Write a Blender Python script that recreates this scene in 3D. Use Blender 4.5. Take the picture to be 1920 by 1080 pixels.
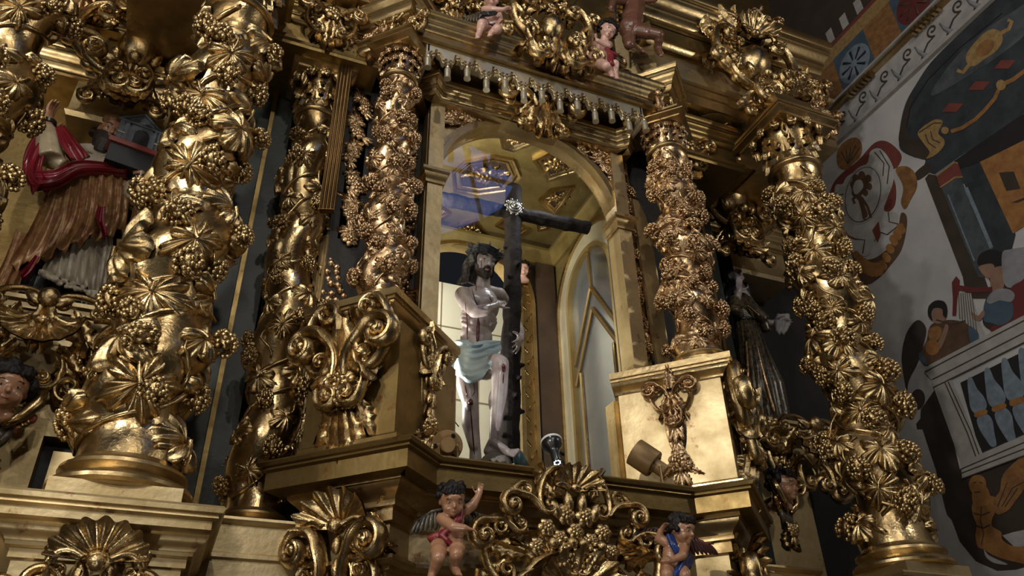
import bpy, bmesh, math, random
from mathutils import Vector as V, Matrix, Euler
from mathutils.bvhtree import BVHTree
PI = math.pi
for o in list(bpy.data.objects): bpy.data.objects.remove(o, do_unlink=True)
SC = bpy.context.scene
COL = SC.collection
# ------------------------------------------------------------------ camera
# world frame: X along the altarpiece, Y into it, Z up; the lens is at the origin, the floor 1.6 m below
FPX = 1484.41
YAW, PIT, ROL = (math.radians(a) for a in (22.928, 32.486, -1.308))
_f = V((math.sin(YAW)*math.cos(PIT), math.cos(YAW)*math.cos(PIT), math.sin(PIT)))
_r0 = V((math.cos(YAW), -math.sin(YAW), 0)); _u0 = _r0.cross(_f)
_r = math.cos(ROL)*_r0 + math.sin(ROL)*_u0; _u = -math.sin(ROL)*_r0 + math.cos(ROL)*_u0
cd = bpy.data.cameras.new('camera'); cam = bpy.data.objects.new('camera', cd); COL.objects.link(cam)
cam.matrix_world = Matrix((_r, _u, -_f)).transposed().to_4x4()
cd.sensor_width = 36; cd.lens = FPX/1920*36; cd.clip_start = .05; cd.clip_end = 200
SC.camera = cam
# ------------------------------------------------------------------ world, lights, exposure
w = bpy.data.worlds.new('world'); SC.world = w; w.use_nodes = True
w.node_tree.nodes['Background'].inputs[0].default_value = (.55, .6, .7, 1)
w.node_tree.nodes['Background'].inputs[1].default_value = .02
vs = SC.view_settings; vs.view_transform = 'Standard'; vs.look = 'None'; vs.exposure = -0.22; vs.gamma = 1; vs.use_curve_mapping = False
def lamp(name, kind, loc, energy, color=(1, .9, .75), size=.3, to=None, **kw):
    d = bpy.data.lights.new(name, kind); d.energy = energy; d.color = color
    if kind == 'AREA': d.size = size; d.shape = 'DISK'
    else: d.shadow_soft_size = size
    for k, v in kw.items(): setattr(d, k, v)
    o = bpy.data.objects.new(name, d); COL.objects.link(o); o.location = loc
    if to is not None: o.rotation_euler = (V(to)-V(loc)).to_track_quat('-Z', 'Y').to_euler()
    return o
WARM = (1, .955, .875)
lamp('nave_floodlight', 'AREA', (-2.7, -.4, 4.0), 150, WARM, .30, to=(2.2, 4.2, 3))
lamp('nave_fill', 'AREA', (-1.2, -5.5, 5.2), 75, WARM, .5, to=(1.8, 4.2, 3))  # unseen fill light added behind the camera
lamp('aisle_fill', 'AREA', (5.9, .4, 5.2), 42, WARM, .25, to=(2.8, 4.2, 4))  # unseen fill light added to brighten the right side
lamp('high_lamp', 'AREA', (-1.2, 1.0, 7.8), 60, WARM, .25, to=(1.0, 4.4, 4.4))
lamp('vault_floodlight', 'AREA', (.6, -3.2, 7.6), 110, WARM, .25, to=(2.2, 4.2, 4.8))
lamp('floor_floodlight', 'AREA', (-.9, .2, -1.3), 42, WARM, .2, to=(2.4, 4.4, 4.2))
for i, q in enumerate(((-3.6, 1.6, 2.2), (-.4, -2.2, 6.4), (-5.6, .8, 4.6), (-4.6, -3.0, 6.0))):
    lamp('chandelier_lamp', 'AREA', q, 22, WARM, .12, to=(1.8, 4.3, 3))
# ------------------------------------------------------------------ helpers
def ray(px, py): return _r*((px-960)/FPX) + _u*(-(py-540)/FPX) + _f
def P(px, py, Y): d = ray(px, py); return d*(Y/d.y)          # a point of the picture on the vertical plane Y
def PX(px, py, X): d = ray(px, py); return d*(X/d.x)         # the same on the side wall's plane
AX = 2.05                                                    # the altarpiece's axis of symmetry
def obj(name, me, mat=None, parent=None, M=None, label=None):
    o = bpy.data.objects.new(name, me); COL.objects.link(o)
    if mat is not None and not me.materials: me.materials.append(mat)
    if parent is not None: o.parent = parent
    if M is not None: o.matrix_local = M
    if label: o['label'] = label
    return o
def tag(o, label, cat, group=None):
    o['label'] = label; o['category'] = cat
    if group: o['group'] = group
    return o
def thing(name, label, cat, loc=(0, 0, 0), rz=0, group=None, M=None):
    o = bpy.data.objects.new(name, None); COL.objects.link(o); o.empty_display_size = .1
    if M is not None: o.matrix_local = M
    else: o.location = loc; o.rotation_euler = (0, 0, rz)
    return tag(o, label, cat, group)
def struct(o): o['kind'] = 'structure'; return o
class MB:
    def __init__(s): s.v = []; s.f = []
    def add(s, vs, fs, M=None):
        n = len(s.v)
        s.v += [tuple(M @ V(a)) for a in vs] if M is not None else [tuple(a) for a in vs]
        s.f += [tuple(i+n for i in f) for f in fs]; return s
    def box(s, a, b, M=None):
        (x0, y0, z0), (x1, y1, z1) = a, b
        return s.add([(x0,y0,z0),(x1,y0,z0),(x1,y1,z0),(x0,y1,z0),(x0,y0,z1),(x1,y0,z1),(x1,y1,z1),(x0,y1,z1)],
                     [(0,3,2,1),(4,5,6,7),(0,1,5,4),(1,2,6,5),(2,3,7,6),(3,0,4,7)], M)
    def prism(s, poly, z0, z1, M=None):
        n = len(poly)
        return s.add([(x,y,z0) for x,y in poly]+[(x,y,z1) for x,y in poly],
            [tuple(range(n-1,-1,-1)), tuple(range(n,2*n))]+[(i,(i+1)%n,n+(i+1)%n,n+i) for i in range(n)], M)
    def lathe(s, prof, n=24, M=None, a0=0, a1=2*PI):
        full = abs(a1-a0-2*PI) < 1e-6; m = n if full else n+1; k = len(prof); vs = []
        for i in range(m):
            a = a0+(a1-a0)*i/n; c, q = math.cos(a), math.sin(a)
            vs += [(r*c, r*q, z) for r, z in prof]
        fs = [(i*k+j, ((i+1)%m)*k+j, ((i+1)%m)*k+j+1, i*k+j+1) for i in range(n) for j in range(k-1)]
        return s.add(vs, fs, M)
    def grid(s, fn, nu, nv, closeu=False, M=None):
        vs = [fn(i/nu, j/nv) for i in range(nu if closeu else nu+1) for j in range(nv+1)]
        mu = nu if closeu else nu+1
        fs = [(i*(nv+1)+j, ((i+1)%mu)*(nv+1)+j, ((i+1)%mu)*(nv+1)+j+1, i*(nv+1)+j+1) for i in range(nu) for j in range(nv)]
        return s.add(vs, fs, M)
    def tube(s, pts, rad, n=6, flat=1.0, M=None, cap=True, up=None):
        pts = [V(p) for p in pts]; m = len(pts)
        if not hasattr(rad, '__len__'): rad = [rad]*m
        T = [(pts[min(i+1,m-1)]-pts[max(i-1,0)]).normalized() for i in range(m)]
        nrm = V(up) if up is not None else (V((0,0,1)) if abs(T[0].z) < .9 else V((1,0,0)))
        vs = []
        for i in range(m):
            b = T[i].cross(nrm)
            if b.length < 1e-6: b = T[i].orthogonal()
            b.normalize(); nn = b.cross(T[i]).normalized()
            if up is None: nrm = nn
            for j in range(n):
                a = 2*PI*j/n; vs.append(pts[i]+b*math.cos(a)*rad[i]+nn*math.sin(a)*rad[i]*flat)
        fs = [(i*n+j, i*n+(j+1)%n, (i+1)*n+(j+1)%n, (i+1)*n+j) for i in range(m-1) for j in range(n)]
        if cap: fs += [tuple(range(n-1,-1,-1)), tuple(range((m-1)*n, m*n))]
        return s.add(vs, fs, M)
    def ball(s, c, r, nu=8, nv=6, M=None, R=None):
        rx, ry, rz = r if hasattr(r, '__len__') else (r, r, r); c = V(c)
        vs = []; fs = []
        def q(x, y, z):
            p = V((x*rx, y*ry, z*rz)); return c+((R @ p) if R is not None else p)
        vs.append(q(0,0,-1))
        for j in range(1, nv):
            t = -PI/2+PI*j/nv
            for i in range(nu):
                a = 2*PI*i/nu; vs.append(q(math.cos(t)*math.cos(a), math.cos(t)*math.sin(a), math.sin(t)))
        vs.append(q(0,0,1)); L = len(vs)-1
        for i in range(nu):
            fs.append((0, 1+(i+1)%nu, 1+i)); b = 1+(nv-2)*nu; fs.append((L, b+i, b+(i+1)%nu))
            for j in range(nv-2):
                a = 1+j*nu; fs.append((a+i, a+(i+1)%nu, a+nu+(i+1)%nu, a+nu+i))
        return s.add(vs, fs, M)
    def capsule(s, p0, p1, r0, r1, n=12):
        p0, p1 = V(p0), V(p1); d = p1-p0; L = d.length
        if L < 1e-6: return s.ball(p0, r0, n, n)
        R = d.to_track_quat('Z', 'Y').to_matrix(); prof = []
        for k in range(5): a = -PI/2+PI/2*k/4; prof.append((max(r0*math.cos(a),1e-5), r0*math.sin(a)))
        for k in range(5): a = PI/2*k/4; prof.append((max(r1*math.cos(a),1e-5), L+r1*math.sin(a)))
        return s.lathe(prof, n, Matrix.Translation(p0) @ R.to_4x4())
    def sweep(s, path, prof, M=None, closed=False):
        """profile (out, z) carried along a plan path, mitred; out is to the right of the walking direction"""
        n = len(path); rows = []
        for i in range(n):
            p = V(path[i]).to_2d()
            a = (p-V(path[i-1]).to_2d()).normalized() if (i > 0 or closed) else None
            b = (V(path[(i+1)%n]).to_2d()-p).normalized() if (i < n-1 or closed) else None
            a = a or b; b = b or a
            na, nb = V((a.y, -a.x)), V((b.y, -b.x)); m = na+nb; m = m/(m.dot(na))
            rows.append([(p.x+m.x*d, p.y+m.y*d, z) for d, z in prof])
        k = len(prof); vs = [q for r in rows for q in r]; fs = []
        for i in range(n if closed else n-1):
            for j in range(k):
                fs.append((i*k+j, i*k+(j+1)%k, ((i+1)%n)*k+(j+1)%k, ((i+1)%n)*k+j))
        if not closed: fs += [tuple(range(k)), tuple(range((n-1)*k+k-1, (n-1)*k-1, -1))]
        return s.add(vs, fs, M)
    def mesh(s, name='m', ang=40):
        me = bpy.data.meshes.new(name); me.from_pydata(s.v, [], s.f); 
        bm = bmesh.new(); bm.from_mesh(me); bmesh.ops.recalc_face_normals(bm, faces=bm.faces); bm.to_mesh(me); bm.free()
        me.polygons.foreach_set('use_smooth', [True]*len(me.polygons))
        if ang < 180: me.set_sharp_from_angle(angle=math.radians(ang))
        me.update(); return me
    def build(s, name, mat, parent=None, M=None, ang=40, label=None):
        me = s.mesh(name, ang); me.materials.append(mat); return obj(name, me, None, parent, M, label)
def sculpt(name, mat, parent, mb, voxel, it=4, fac=.5, M=None, label=None, keep=False):
    """fuse overlapping solids into one continuous skin"""
    me = mb.mesh('tmp', 180); o = bpy.data.objects.new('tmp', me); COL.objects.link(o)
    m = o.modifiers.new('r', 'REMESH'); m.mode = 'VOXEL'; m.voxel_size = voxel; m.use_smooth_shade = True
    if it: s2 = o.modifiers.new('s', 'SMOOTH'); s2.factor = fac; s2.iterations = it
    dg = bpy.context.evaluated_depsgraph_get(); ev = o.evaluated_get(dg)
    out = bpy.data.meshes.new_from_object(ev); out.name = name
    bpy.data.objects.remove(o, do_unlink=True); bpy.data.meshes.remove(me)
    out.polygons.foreach_set('use_smooth', [True]*len(out.polygons))
    out.materials.clear(); out.materials.append(mat)
    return obj(name, out, None, parent, M, label)
def TR(x, y, z): return Matrix.Translation((x, y, z))
def RZ(a): return Matrix.Rotation(a, 4, 'Z')
def RY(a): return Matrix.Rotation(a, 4, 'Y')
def RX(a): return Matrix.Rotation(a, 4, 'X')
def SX(x, y, z): return Matrix.Diagonal((x, y, z, 1))
# ------------------------------------------------------------------ materials
def mat(name, col, rough=.6, metal=0.0, col2=None, nscale=6, bump=0.0, bscale=40, spec=.5, coat=0, r2=None, em=None, ems=0, detail=6):
    m = bpy.data.materials.new(name); m.use_nodes = True; nt = m.node_tree; b = nt.nodes['Principled BSDF']
    b.inputs['Base Color'].default_value = (*col, 1); b.inputs['Roughness'].default_value = rough
    b.inputs['Metallic'].default_value = metal; b.inputs['Specular IOR Level'].default_value = spec
    if coat: b.inputs['Coat Weight'].default_value = coat; b.inputs['Coat Roughness'].default_value = .15
    if em: b.inputs['Emission Color'].default_value = (*em, 1); b.inputs['Emission Strength'].default_value = ems
    tc = nt.nodes.new('ShaderNodeTexCoord')
    if col2 or r2 is not None:
        n = nt.nodes.new('ShaderNodeTexNoise'); n.inputs['Scale'].default_value = nscale; n.inputs['Detail'].default_value = detail
        n.inputs['Roughness'].default_value = .6; nt.links.new(tc.outputs['Object'], n.inputs['Vector'])
        rp = nt.nodes.new('ShaderNodeMapRange'); rp.inputs[1].default_value = .35; rp.inputs[2].default_value = .65
        nt.links.new(n.outputs['Fac'], rp.inputs[0])
        if col2:
            mx = nt.nodes.new('ShaderNodeMix'); mx.data_type = 'RGBA'; mx.inputs[6].default_value = (*col, 1); mx.inputs[7].default_value = (*col2, 1)
            nt.links.new(rp.outputs[0], mx.inputs[0]); nt.links.new(mx.outputs[2], b.inputs['Base Color'])
        if r2 is not None:
            q = nt.nodes.new('ShaderNodeMapRange'); q.inputs[1].default_value = .35; q.inputs[2].default_value = .65
            q.inputs[3].default_value = rough; q.inputs[4].default_value = r2
            nt.links.new(n.outputs['Fac'], q.inputs[0]); nt.links.new(q.outputs[0], b.inputs['Roughness'])
    if bump:
        n2 = nt.nodes.new('ShaderNodeTexNoise'); n2.inputs['Scale'].default_value = bscale; n2.inputs['Detail'].default_value = 4
        nt.links.new(tc.outputs['Object'], n2.inputs['Vector'])
        bp = nt.nodes.new('ShaderNodeBump'); bp.inputs['Strength'].default_value = bump; bp.inputs['Distance'].default_value = .01
        nt.links.new(n2.outputs['Fac'], bp.inputs['Height']); nt.links.new(bp.outputs['Normal'], b.inputs['Normal'])
    return m
def leafed(m, sx=4.5, sy=9, amt=.22, red=(.20, .055, .02)):
    """squares of gold leaf and rubbed spots of red bole on a flat gilded panel"""
    nt = m.node_tree; b = nt.nodes['Principled BSDF']; tc = nt.nodes.new('ShaderNodeTexCoord')
    src = b.inputs['Base Color'].links[0].from_socket
    br = nt.nodes.new('ShaderNodeTexBrick'); br.inputs['Scale'].default_value = sx; br.inputs['Mortar Size'].default_value = .005; br.inputs['Row Height'].default_value = .42
    br.inputs['Color1'].default_value = (1,1,1,1); br.inputs['Color2'].default_value = (.72,.72,.72,1); br.inputs['Mortar'].default_value = (.55,.5,.45,1)
    mp = nt.nodes.new('ShaderNodeMapping'); mp.inputs['Rotation'].default_value = (PI/2, 0, .0)
    nt.links.new(tc.outputs['Object'], mp.inputs['Vector']); nt.links.new(mp.outputs[0], br.inputs['Vector'])
    mx = nt.nodes.new('ShaderNodeMix'); mx.data_type = 'RGBA'; mx.blend_type = 'MULTIPLY'; mx.inputs[0].default_value = amt
    nt.links.new(src, mx.inputs[6]); nt.links.new(br.outputs[0], mx.inputs[7])
    n = nt.nodes.new('ShaderNodeTexNoise'); n.inputs['Scale'].default_value = 7; n.inputs['Detail'].default_value = 8; n.inputs['Roughness'].default_value = .7
    nt.links.new(tc.outputs['Object'], n.inputs['Vector'])
    rp = nt.nodes.new('ShaderNodeMapRange'); rp.inputs[1].default_value = .60; rp.inputs[2].default_value = .68; rp.inputs[4].default_value = .75
    nt.links.new(n.outputs['Fac'], rp.inputs[0])
    m2 = nt.nodes.new('ShaderNodeMix'); m2.data_type = 'RGBA'; m2.inputs[7].default_value = (*red, 1)
    nt.links.new(rp.outputs[0], m2.inputs[0]); nt.links.new(mx.outputs[2], m2.inputs[6]); nt.links.new(m2.outputs[2], b.inputs['Base Color'])
    return m
GOLD = mat('gold_carved', (.67, .50, .265), .18, 1, (.29, .19, .078), 5, .20, 60, r2=.36)
GOLDC = mat('gold_copper', (.68, .48, .28), .18, 1, (.32, .20, .10), 6, .22, 60, r2=.36)
GOLDM = mat('gold_moulding', (.66, .50, .265), .24, 1, (.30, .20, .082), 3, .15, 30, r2=.45)
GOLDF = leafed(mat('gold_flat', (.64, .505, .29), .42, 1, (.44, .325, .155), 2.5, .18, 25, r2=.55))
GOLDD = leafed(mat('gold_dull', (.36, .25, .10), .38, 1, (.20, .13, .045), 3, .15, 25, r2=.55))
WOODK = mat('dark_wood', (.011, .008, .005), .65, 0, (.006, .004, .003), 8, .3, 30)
GREEN = mat('green_panel', (.020, .025, .018), .5, 0, (.010, .013, .009), 3, .15, 30)
PLAST = mat('plaster', (.46, .44, .43), .9, 0, (.36, .345, .34), 1.4, .12, 12)
NAVE = mat('nave_plaster', (.07, .06, .05), .9, 0, (.04, .035, .03), 1, 0)
STONE = mat('floor_stone', (.08, .07, .06), .6, 0, (.05, .04, .035), 4, .2, 20)
# ================================================================== the setting
XR = 6.25
struct(MB().box((-6.2, -11.2, -1.75), (XR+.2, 8.6, -1.6)).build('floor', STONE))
struct(MB().box((-6.2, -11.2, 9.6), (XR+.2, 8.6, 9.8)).build('ceiling', NAVE))
struct(MB().box((-6.4, -11.2, -1.6), (-6.2, 8.6, 9.6)).build('wall_left', NAVE))
WALLR = struct(MB().box((XR, 1.2, -1.6), (XR+.2, 8.6, 9.6)).build('wall_right', PLAST))
struct(MB().box((XR, -11.2, -1.6), (XR+.2, 1.2, 9.6)).build('wall_right', NAVE))
def around(mb, x0, x1, z0, z1, hx0, hx1, hz0, hz1, y0, y1):
    mb.box((x0, y0, z0), (hx0, y1, z1)); mb.box((hx1, y0, z0), (x1, y1, z1))
    mb.box((hx0, y0, z0), (hx1, y1, hz0)); mb.box((hx0, y0, hz1), (hx1, y1, z1)); return mb
# end wall behind the altarpiece, with the opening of the lit chamber
WALLB = struct(around(MB(), -6.2, XR, -1.6, 9.6, AX-.97, AX+.97, 1.3, 5.0, 6.12, 6.35).build('wall_back', PLAST))
struct(around(MB(), -6.2, XR, -1.6, 7.3, AX-1.0, AX+1.0, 1.3, 5.0, 5.98, 6.11).build('trim_1', WOODK))
struct(MB().box((-6.2, -11.2, -1.6), (XR, -11.0, 9.6)).build('wall_front', NAVE))
# skylight in the vault whose evening blue mirrors in the glass of the niche
ZSK = 9.55
def mirror_hit(px, py, yg): d = ray(px, py); p = d*(yg/d.y); e = V((d.x, -d.y, d.z)); return p+e*((ZSK-p.z)/e.z)
SKYW = mat('evening_sky', (0, 0, 0), 1, em=(.20, .34, .95), ems=2.4)
_wl = [mirror_hit(a, b, 4.47) for a, b in ((790, 300), (830, 275), (868, 262), (930, 275), (960, 300), (970, 345), (945, 392), (905, 415), (860, 432), (790, 455))]
_c = sum(_wl, V())/len(_wl)
_win = thing('window_1', 'skylight of evening blue in the vault, mirrored in the niche glass', 'window', _c); struct(_win)
MB().add([(p-_c) for p in _wl], [tuple(range(len(_wl)))]).build('pane', SKYW, _win)
MB().sweep([((p-_c).x, (p-_c).y) for p in _wl], [(-.06, -.06), (.06, -.06), (.06, .05), (-.06, .05)], closed=True).build('rim', WOODK, _win)
for k in (2, 5): MB().tube([_wl[k]-_c-V((0, 0, .03)), _wl[(k+5) % 10]-_c-V((0, 0, .03))], .04, 6).build('glazing_bar', WOODK, _win)

# ================================================================== mouldings of the altarpiece
TN = [1]
def trim(mb, mt, ang=40, label=None):
    TN[0] += 1; return struct(mb.build('trim_%d' % TN[0], mt, ang=ang))
def cyma(z0, z1, d0, d1, n=6):
    return [(d0+(d1-d0)*(.5-.5*math.cos(PI*k/n)), z0+(z1-z0)*k/n) for k in range(n+1)]
def ovolo(z0, z1, d0, d1, n=6):
    return [(d0+(d1-d0)*math.sin(PI/2*k/n), z0+(z1-z0)*(1-math.cos(PI/2*k/n))) for k in range(n+1)]
def ledge_prof(zt, fh, back=-.25, und=.10):
    """top nosing, plain fascia, soffit"""
    return [(back, zt), (.035, zt), (.045, zt-.012), (.035, zt-.03), (.018, zt-.034), (.022, zt-.05), (.005, zt-.058), (0, zt-.06), (0, zt-fh), (-.02, zt-fh-.004), (back, zt-fh-.004)]
def cornice_prof(zb, zt, out, back=-.15):
    h = zt-zb
    return [(back, zb), (0, zb), (0, zb+h*.10)]+ovolo(zb+h*.10, zb+h*.32, .0, out*.35, 5)+[(out*.42, zb+h*.34), (out*.42, zb+h*.42)] + \
        cyma(zb+h*.42, zb+h*.66, out*.45, out*.75, 6)+[(out*.82, zb+h*.68), (out*.82, zb+h*.76)]+ovolo(zb+h*.77, zb+h*.93, out*.82, out, 5)+[(out, zt), (back, zt)]
# central ledge with its two spurs set corner-on
def spur(s, pts): return [(AX+s*x, y) for x, y in pts]
LEDGE = [(AX-1.30, 4.78), (AX-1.68, 4.40), (AX-1.055, 3.77), (AX-.825, 4.0), (AX+.825, 4.0), (AX+1.055, 3.77), (AX+1.68, 4.40), (AX+1.30, 4.78)]
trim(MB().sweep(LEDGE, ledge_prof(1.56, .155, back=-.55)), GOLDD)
# recessed body under the ledge
def inset(path, d):
    out = []
    for i, p in enumerate(path):
        p = V(p); a = (p-V(path[i-1])).normalized() if i else None; b = (V(path[i+1])-p).normalized() if i < len(path)-1 else None
        a = a or b; b = b or a; na = V((a.y, -a.x)); nb = V((b.y, -b.x)); m = na+nb; m = m/m.dot(na); out.append(tuple(p-m*d))
    return out
BODY = inset(LEDGE, .20)
trim(MB().sweep(BODY, [(-.1, 1.41)]+[(.12, 1.41), (.12, 1.385)]+[(d, z) for d, z in reversed(cyma(1.30, 1.38, .05, .11, 5))]+[(.055, 1.29), (.055, 1.27), (.03, 1.265), (.03, 1.20), (0, 1.195), (-.1, 1.195)]), GOLDM)
trim(MB().sweep(BODY, [(-.1, 1.2), (0, 1.2), (0, 1.02), (-.1, 1.02)]), GOLDF)
trim(MB().sweep(BODY, [(-.1, 1.03), (.01, 1.03), (.06, 1.02), (.065, 1.0), (.05, .985), (.02, .975), (.02, .955), (0, .95), (-.1, .95)]), GOLDM)
trim(MB().sweep(BODY, [(-.1, .955), (-.01, .955), (-.01, .2), (-.1, .2)]), GOLDF)
# pedestals of the two inner columns, standing corner-on above the ledge
def pedestal(s):
    t = thing('column_pedestal', ('dark gilded corner-on pedestal under the twisted column left of the glass niche' if s < 0 else
              'brightly lit gilded corner-on pedestal under the twisted column right of the glass niche'), 'pedestal', (AX+s*1.15, 4.16, 1.56), 0, 'pedestals of the inner columns')
    I = TR(-(AX+s*1.15), -4.16, -1.56)
    def pth(c, e0, e1):
        q = [(AX+s*(1.15+e0), c+e0), (AX+s*1.15, c), (AX+s*(1.15-e1), c+e1)]   # corner at Y=c, arms at 45 degrees
        return q if s < 0 else q[::-1]
    def pth2(c, cx, e0, e1):
        q = [(AX-s*-1*(cx)+s*e0, c+e0), (AX+s*cx, c), (AX+s*(cx-e1), c+e1)]
        return q if s < 0 else q[::-1]
    MB().sweep(pth2(3.90, 1.10, .42, .50), [(-.3, 1.56), (0, 1.56), (0, 2.32), (-.3, 2.32)], I).build('body', GOLDF if s > 0 else GOLDD, t)  # left body and foot moulding: shade put into a darker gold
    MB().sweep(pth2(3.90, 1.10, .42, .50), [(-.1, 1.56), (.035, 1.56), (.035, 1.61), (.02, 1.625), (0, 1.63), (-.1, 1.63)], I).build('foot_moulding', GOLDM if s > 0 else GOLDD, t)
    pr = [(-.35, 2.27), (.012, 2.27), (.02, 2.285), (.012, 2.30), (0, 2.30), (0, 2.355)]+[(d, z) for d, z in cyma(2.36, 2.43, .02, .075, 6)]+[(.085, 2.435), (.085, 2.45), (.10, 2.455), (.10, 2.50), (-.35, 2.50)]
    MB().sweep(pth2(3.97, 1.16, .38, .53), pr, I).build('cornice', GOLDM, t)
    q = pth2(3.97, 1.16, .60, .53); e = q[-1] if s < 0 else q[0]
    MB().box((e[0]-.05, e[1]-.06, 1.57), (e[0]+.05, e[1]+.06, 2.30), I).build('end_strip', GOLDM, t)
    return t
PEDL = pedestal(-1); PEDR = pedestal(1)
# side ledges under the great outer columns
for s in (-1, 1):
    a, b, c = (AX-1.935, 3.6), (AX-4.9, 3.6), (AX-1.935, 5.9)
    pa = [b, a, c]
    if s > 0: pa = [(2*AX-x, y) for x, y in pa][::-1]; pa[-1] = (XR-.02, 3.6) if s > 0 else pa[-1]
    trim(MB().sweep(pa, ledge_prof(1.055, .095, back=-.6)), GOLDF)
    # pedestal below
    x0, x1 = (AX-2.66, AX-2.02) if s < 0 else (AX+2.02, AX+2.66)
    pa = [(x0, 4.4), (x0, 3.76), (x1, 3.76), (x1, 4.4)]
    trim(MB().sweep(pa, [(-.3, .96), (.085, .96), (.085, .945)]+[(d, z) for d, z in reversed(cyma(.895, .94, .04, .08, 5))]+[(.035, .89), (.035, .875), (.015, .87), (.015, .83), (0, .825), (0, .745), (.03, .74), (.04, .73), (.03, .715), (.015, .71), (.015, .68), (0, .675), (0, 0), (-.3, 0)]), GOLDF)
    # wall below, set back
    x0, x1 = (AX-5.2, AX-1.99) if s < 0 else (AX+1.99, XR-.01)
    trim(MB().sweep([(x0, 4.05), (x1, 4.05)], [(-.3, .96), (.02, .96), (.02, .82), (.05, .81), (.05, .78), (.02, .77), (.02, .70), (0, .69), (0, -1.6), (-.3, -1.6)]), GOLDF)
    # ledge of the inner set-back column
    x0, x1 = AX-s*0+s*2.02, AX+s*1.36
    pa = sorted([(x0, 4.36), (x1, 4.36)])
    trim(MB().sweep(pa, [(-.7, 1.235), (.03, 1.235), (.035, 1.22), (.02, 1.205), (0, 1.20), (0, 1.06), (.02, 1.05), (.02, 1.03), (0, 1.02), (0, .4), (-.7, .4)]), GOLDF)
# square plinths under the outer columns
for s in (-1, 1):
    x = AX+s*2.34
    trim(MB().box((x-.265, 3.685, 1.055), (x+.265, 4.215, 1.15)), GOLDF)
# shelves of the two side niches
for s in (-1, 1):
    x = AX+s*2.97
    pa = [(x-.58, 5.97), (x-.58, 5.30), (x+.58, 5.30), (x+.58, 5.97)] if s > 0 else [(x-.9, 5.97), (x-.9, 5.30), (x+.58, 5.30), (x+.58, 5.97)]
    trim(MB().sweep(pa, [(-.5, 2.82), (.03, 2.82), (.03, 2.79), (0, 2.78), (0, 2.74), (-.02, 2.735)]+[(d, z) for d, z in reversed(cyma(2.63, 2.73, -.10, -.02, 5))]+[(-.11, 2.62), (-.11, 2.56), (-.14, 2.55), (-.14, 2.48), (-.5, 2.48)]), GOLDF)
# stepped gilded panel under the saint's shelf, its fret cut back to black
g = MB(); g.box((-3.2, 5.40, .9), (-.2, 5.97, 2.5)); trim(g, WOODK)
xa, xb, zh = P(158, 800, 5.3).x, P(86, 845, 5.3).x, P(120, 833, 5.3).z
trim(MB().box((-3.2, 5.30, .9), (xb-.035, 5.40, 2.5)), GOLDF)
trim(MB().box((xb-.035, 5.30, zh+.04), (xa-.035, 5.40, 2.5)), GOLDF)
trim(MB().box((xb+.035, 5.34, .9), (xa+.035, 5.40, zh-.035)), GOLDF)
trim(MB().box((xa+.035, 5.34, .9), (-.2, 5.40, 2.5)), GOLDF)
trim(MB().box((4.35, 5.34, .9), (5.05, 5.40, 2.45)), GOLDF)
# cornice running back behind the kneeling child
trim(MB().sweep([(AX+.95, 4.42), (3.95, 4.42)], cornice_prof(6.50, 6.84, .14, -.3)), GOLDM)
trim(MB().box((AX+.9, 4.45, 5.35), (3.95, 4.70, 6.52)), GOLDD)
# gilded back of the saint's niche with a moulded frame
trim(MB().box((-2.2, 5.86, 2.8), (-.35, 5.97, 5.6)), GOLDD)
trim(MB().box((2*AX+.35, 5.90, 2.8), (XR-.01, 5.97, 5.6)), WOODK)
# cornices over the side niches
for s in (-1, 1):
    x = AX+s*3.15
    pa = [(x-.62, 5.9), (x-.62, 5.45), (x+.60, 5.45), (x+.60, 5.9)]
    trim(MB().sweep(pa, cornice_prof(4.93, 5.20, .10, -.3)), GOLDM)
    pb = [(x-.36, 5.9), (x-.36, 5.47), (x+.36, 5.47), (x+.36, 5.9)]
    trim(MB().sweep(pb, [(-.3, 4.56), (0, 4.56), (.02, 4.60), (0, 4.64), (0, 4.93), (-.3, 4.93)]), GOLDF)
    xa, xb = (-4.0, -.25) if s < 0 else (2*AX+.25, XR-.01)
    trim(MB().sweep([(xa, 5.45), (xb, 5.45)], cornice_prof(5.56, 5.84, .10, -.3)), GOLDM)
    trim(MB().sweep([(xa, 5.55), (xb, 5.55)], [(-.3, 5.84), (0, 5.84), (0, 7.2), (-.3, 7.2)]), GOLDD)
    trim(MB().sweep([(xa, 5.55), (xb, 5.55)], [(-.3, 5.20), (0, 5.20), (0, 5.58), (-.3, 5.58)]), GOLDD)
# green marbled pilaster and its gilded fillet between outer and inner columns
for s in (-1, 1):
    def bx(x0, x1, y0, y1, z0, z1): 
        a, b = sorted((AX+s*x0, AX+s*x1)); return MB().box((a, y0, z0), (b, y1, z1))
    trim(bx(1.99, 1.85, 4.9, 5.97, 1.0, 4.9), GREEN)
    trim(bx(2.02, 1.99, 4.88, 5.97, 1.0, 4.9), GOLDD)
    trim(bx(2.16, 2.02, 4.95, 5.97, 1.0, 4.9), GREEN)
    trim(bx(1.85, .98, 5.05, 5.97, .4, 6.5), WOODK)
    # entablature over the inner set-back column
    pa = [(AX-2.10, 5.0), (AX-2.10, 4.36), (AX-1.30, 4.36)] if s < 0 else [(AX+1.30, 4.36), (AX+2.10, 4.36), (AX+2.10, 5.0)]
    trim(MB().sweep(pa, [(-.5, 4.78), (.03, 4.78), (.04, 4.80), (.03, 4.82), (.045, 4.83), (.045, 4.86), (0, 4.87), (0, 5.02), (-.5, 5.02)]), GOLDD)
    trim(MB().sweep(pa, cornice_prof(5.02, 5.24, .12, -.5)), GOLDD)
    trim(MB().sweep(pa, [(-.5, 5.24), (-.02, 5.24), (-.02, 6.6), (-.5, 6.6)]), WOODK)
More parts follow.
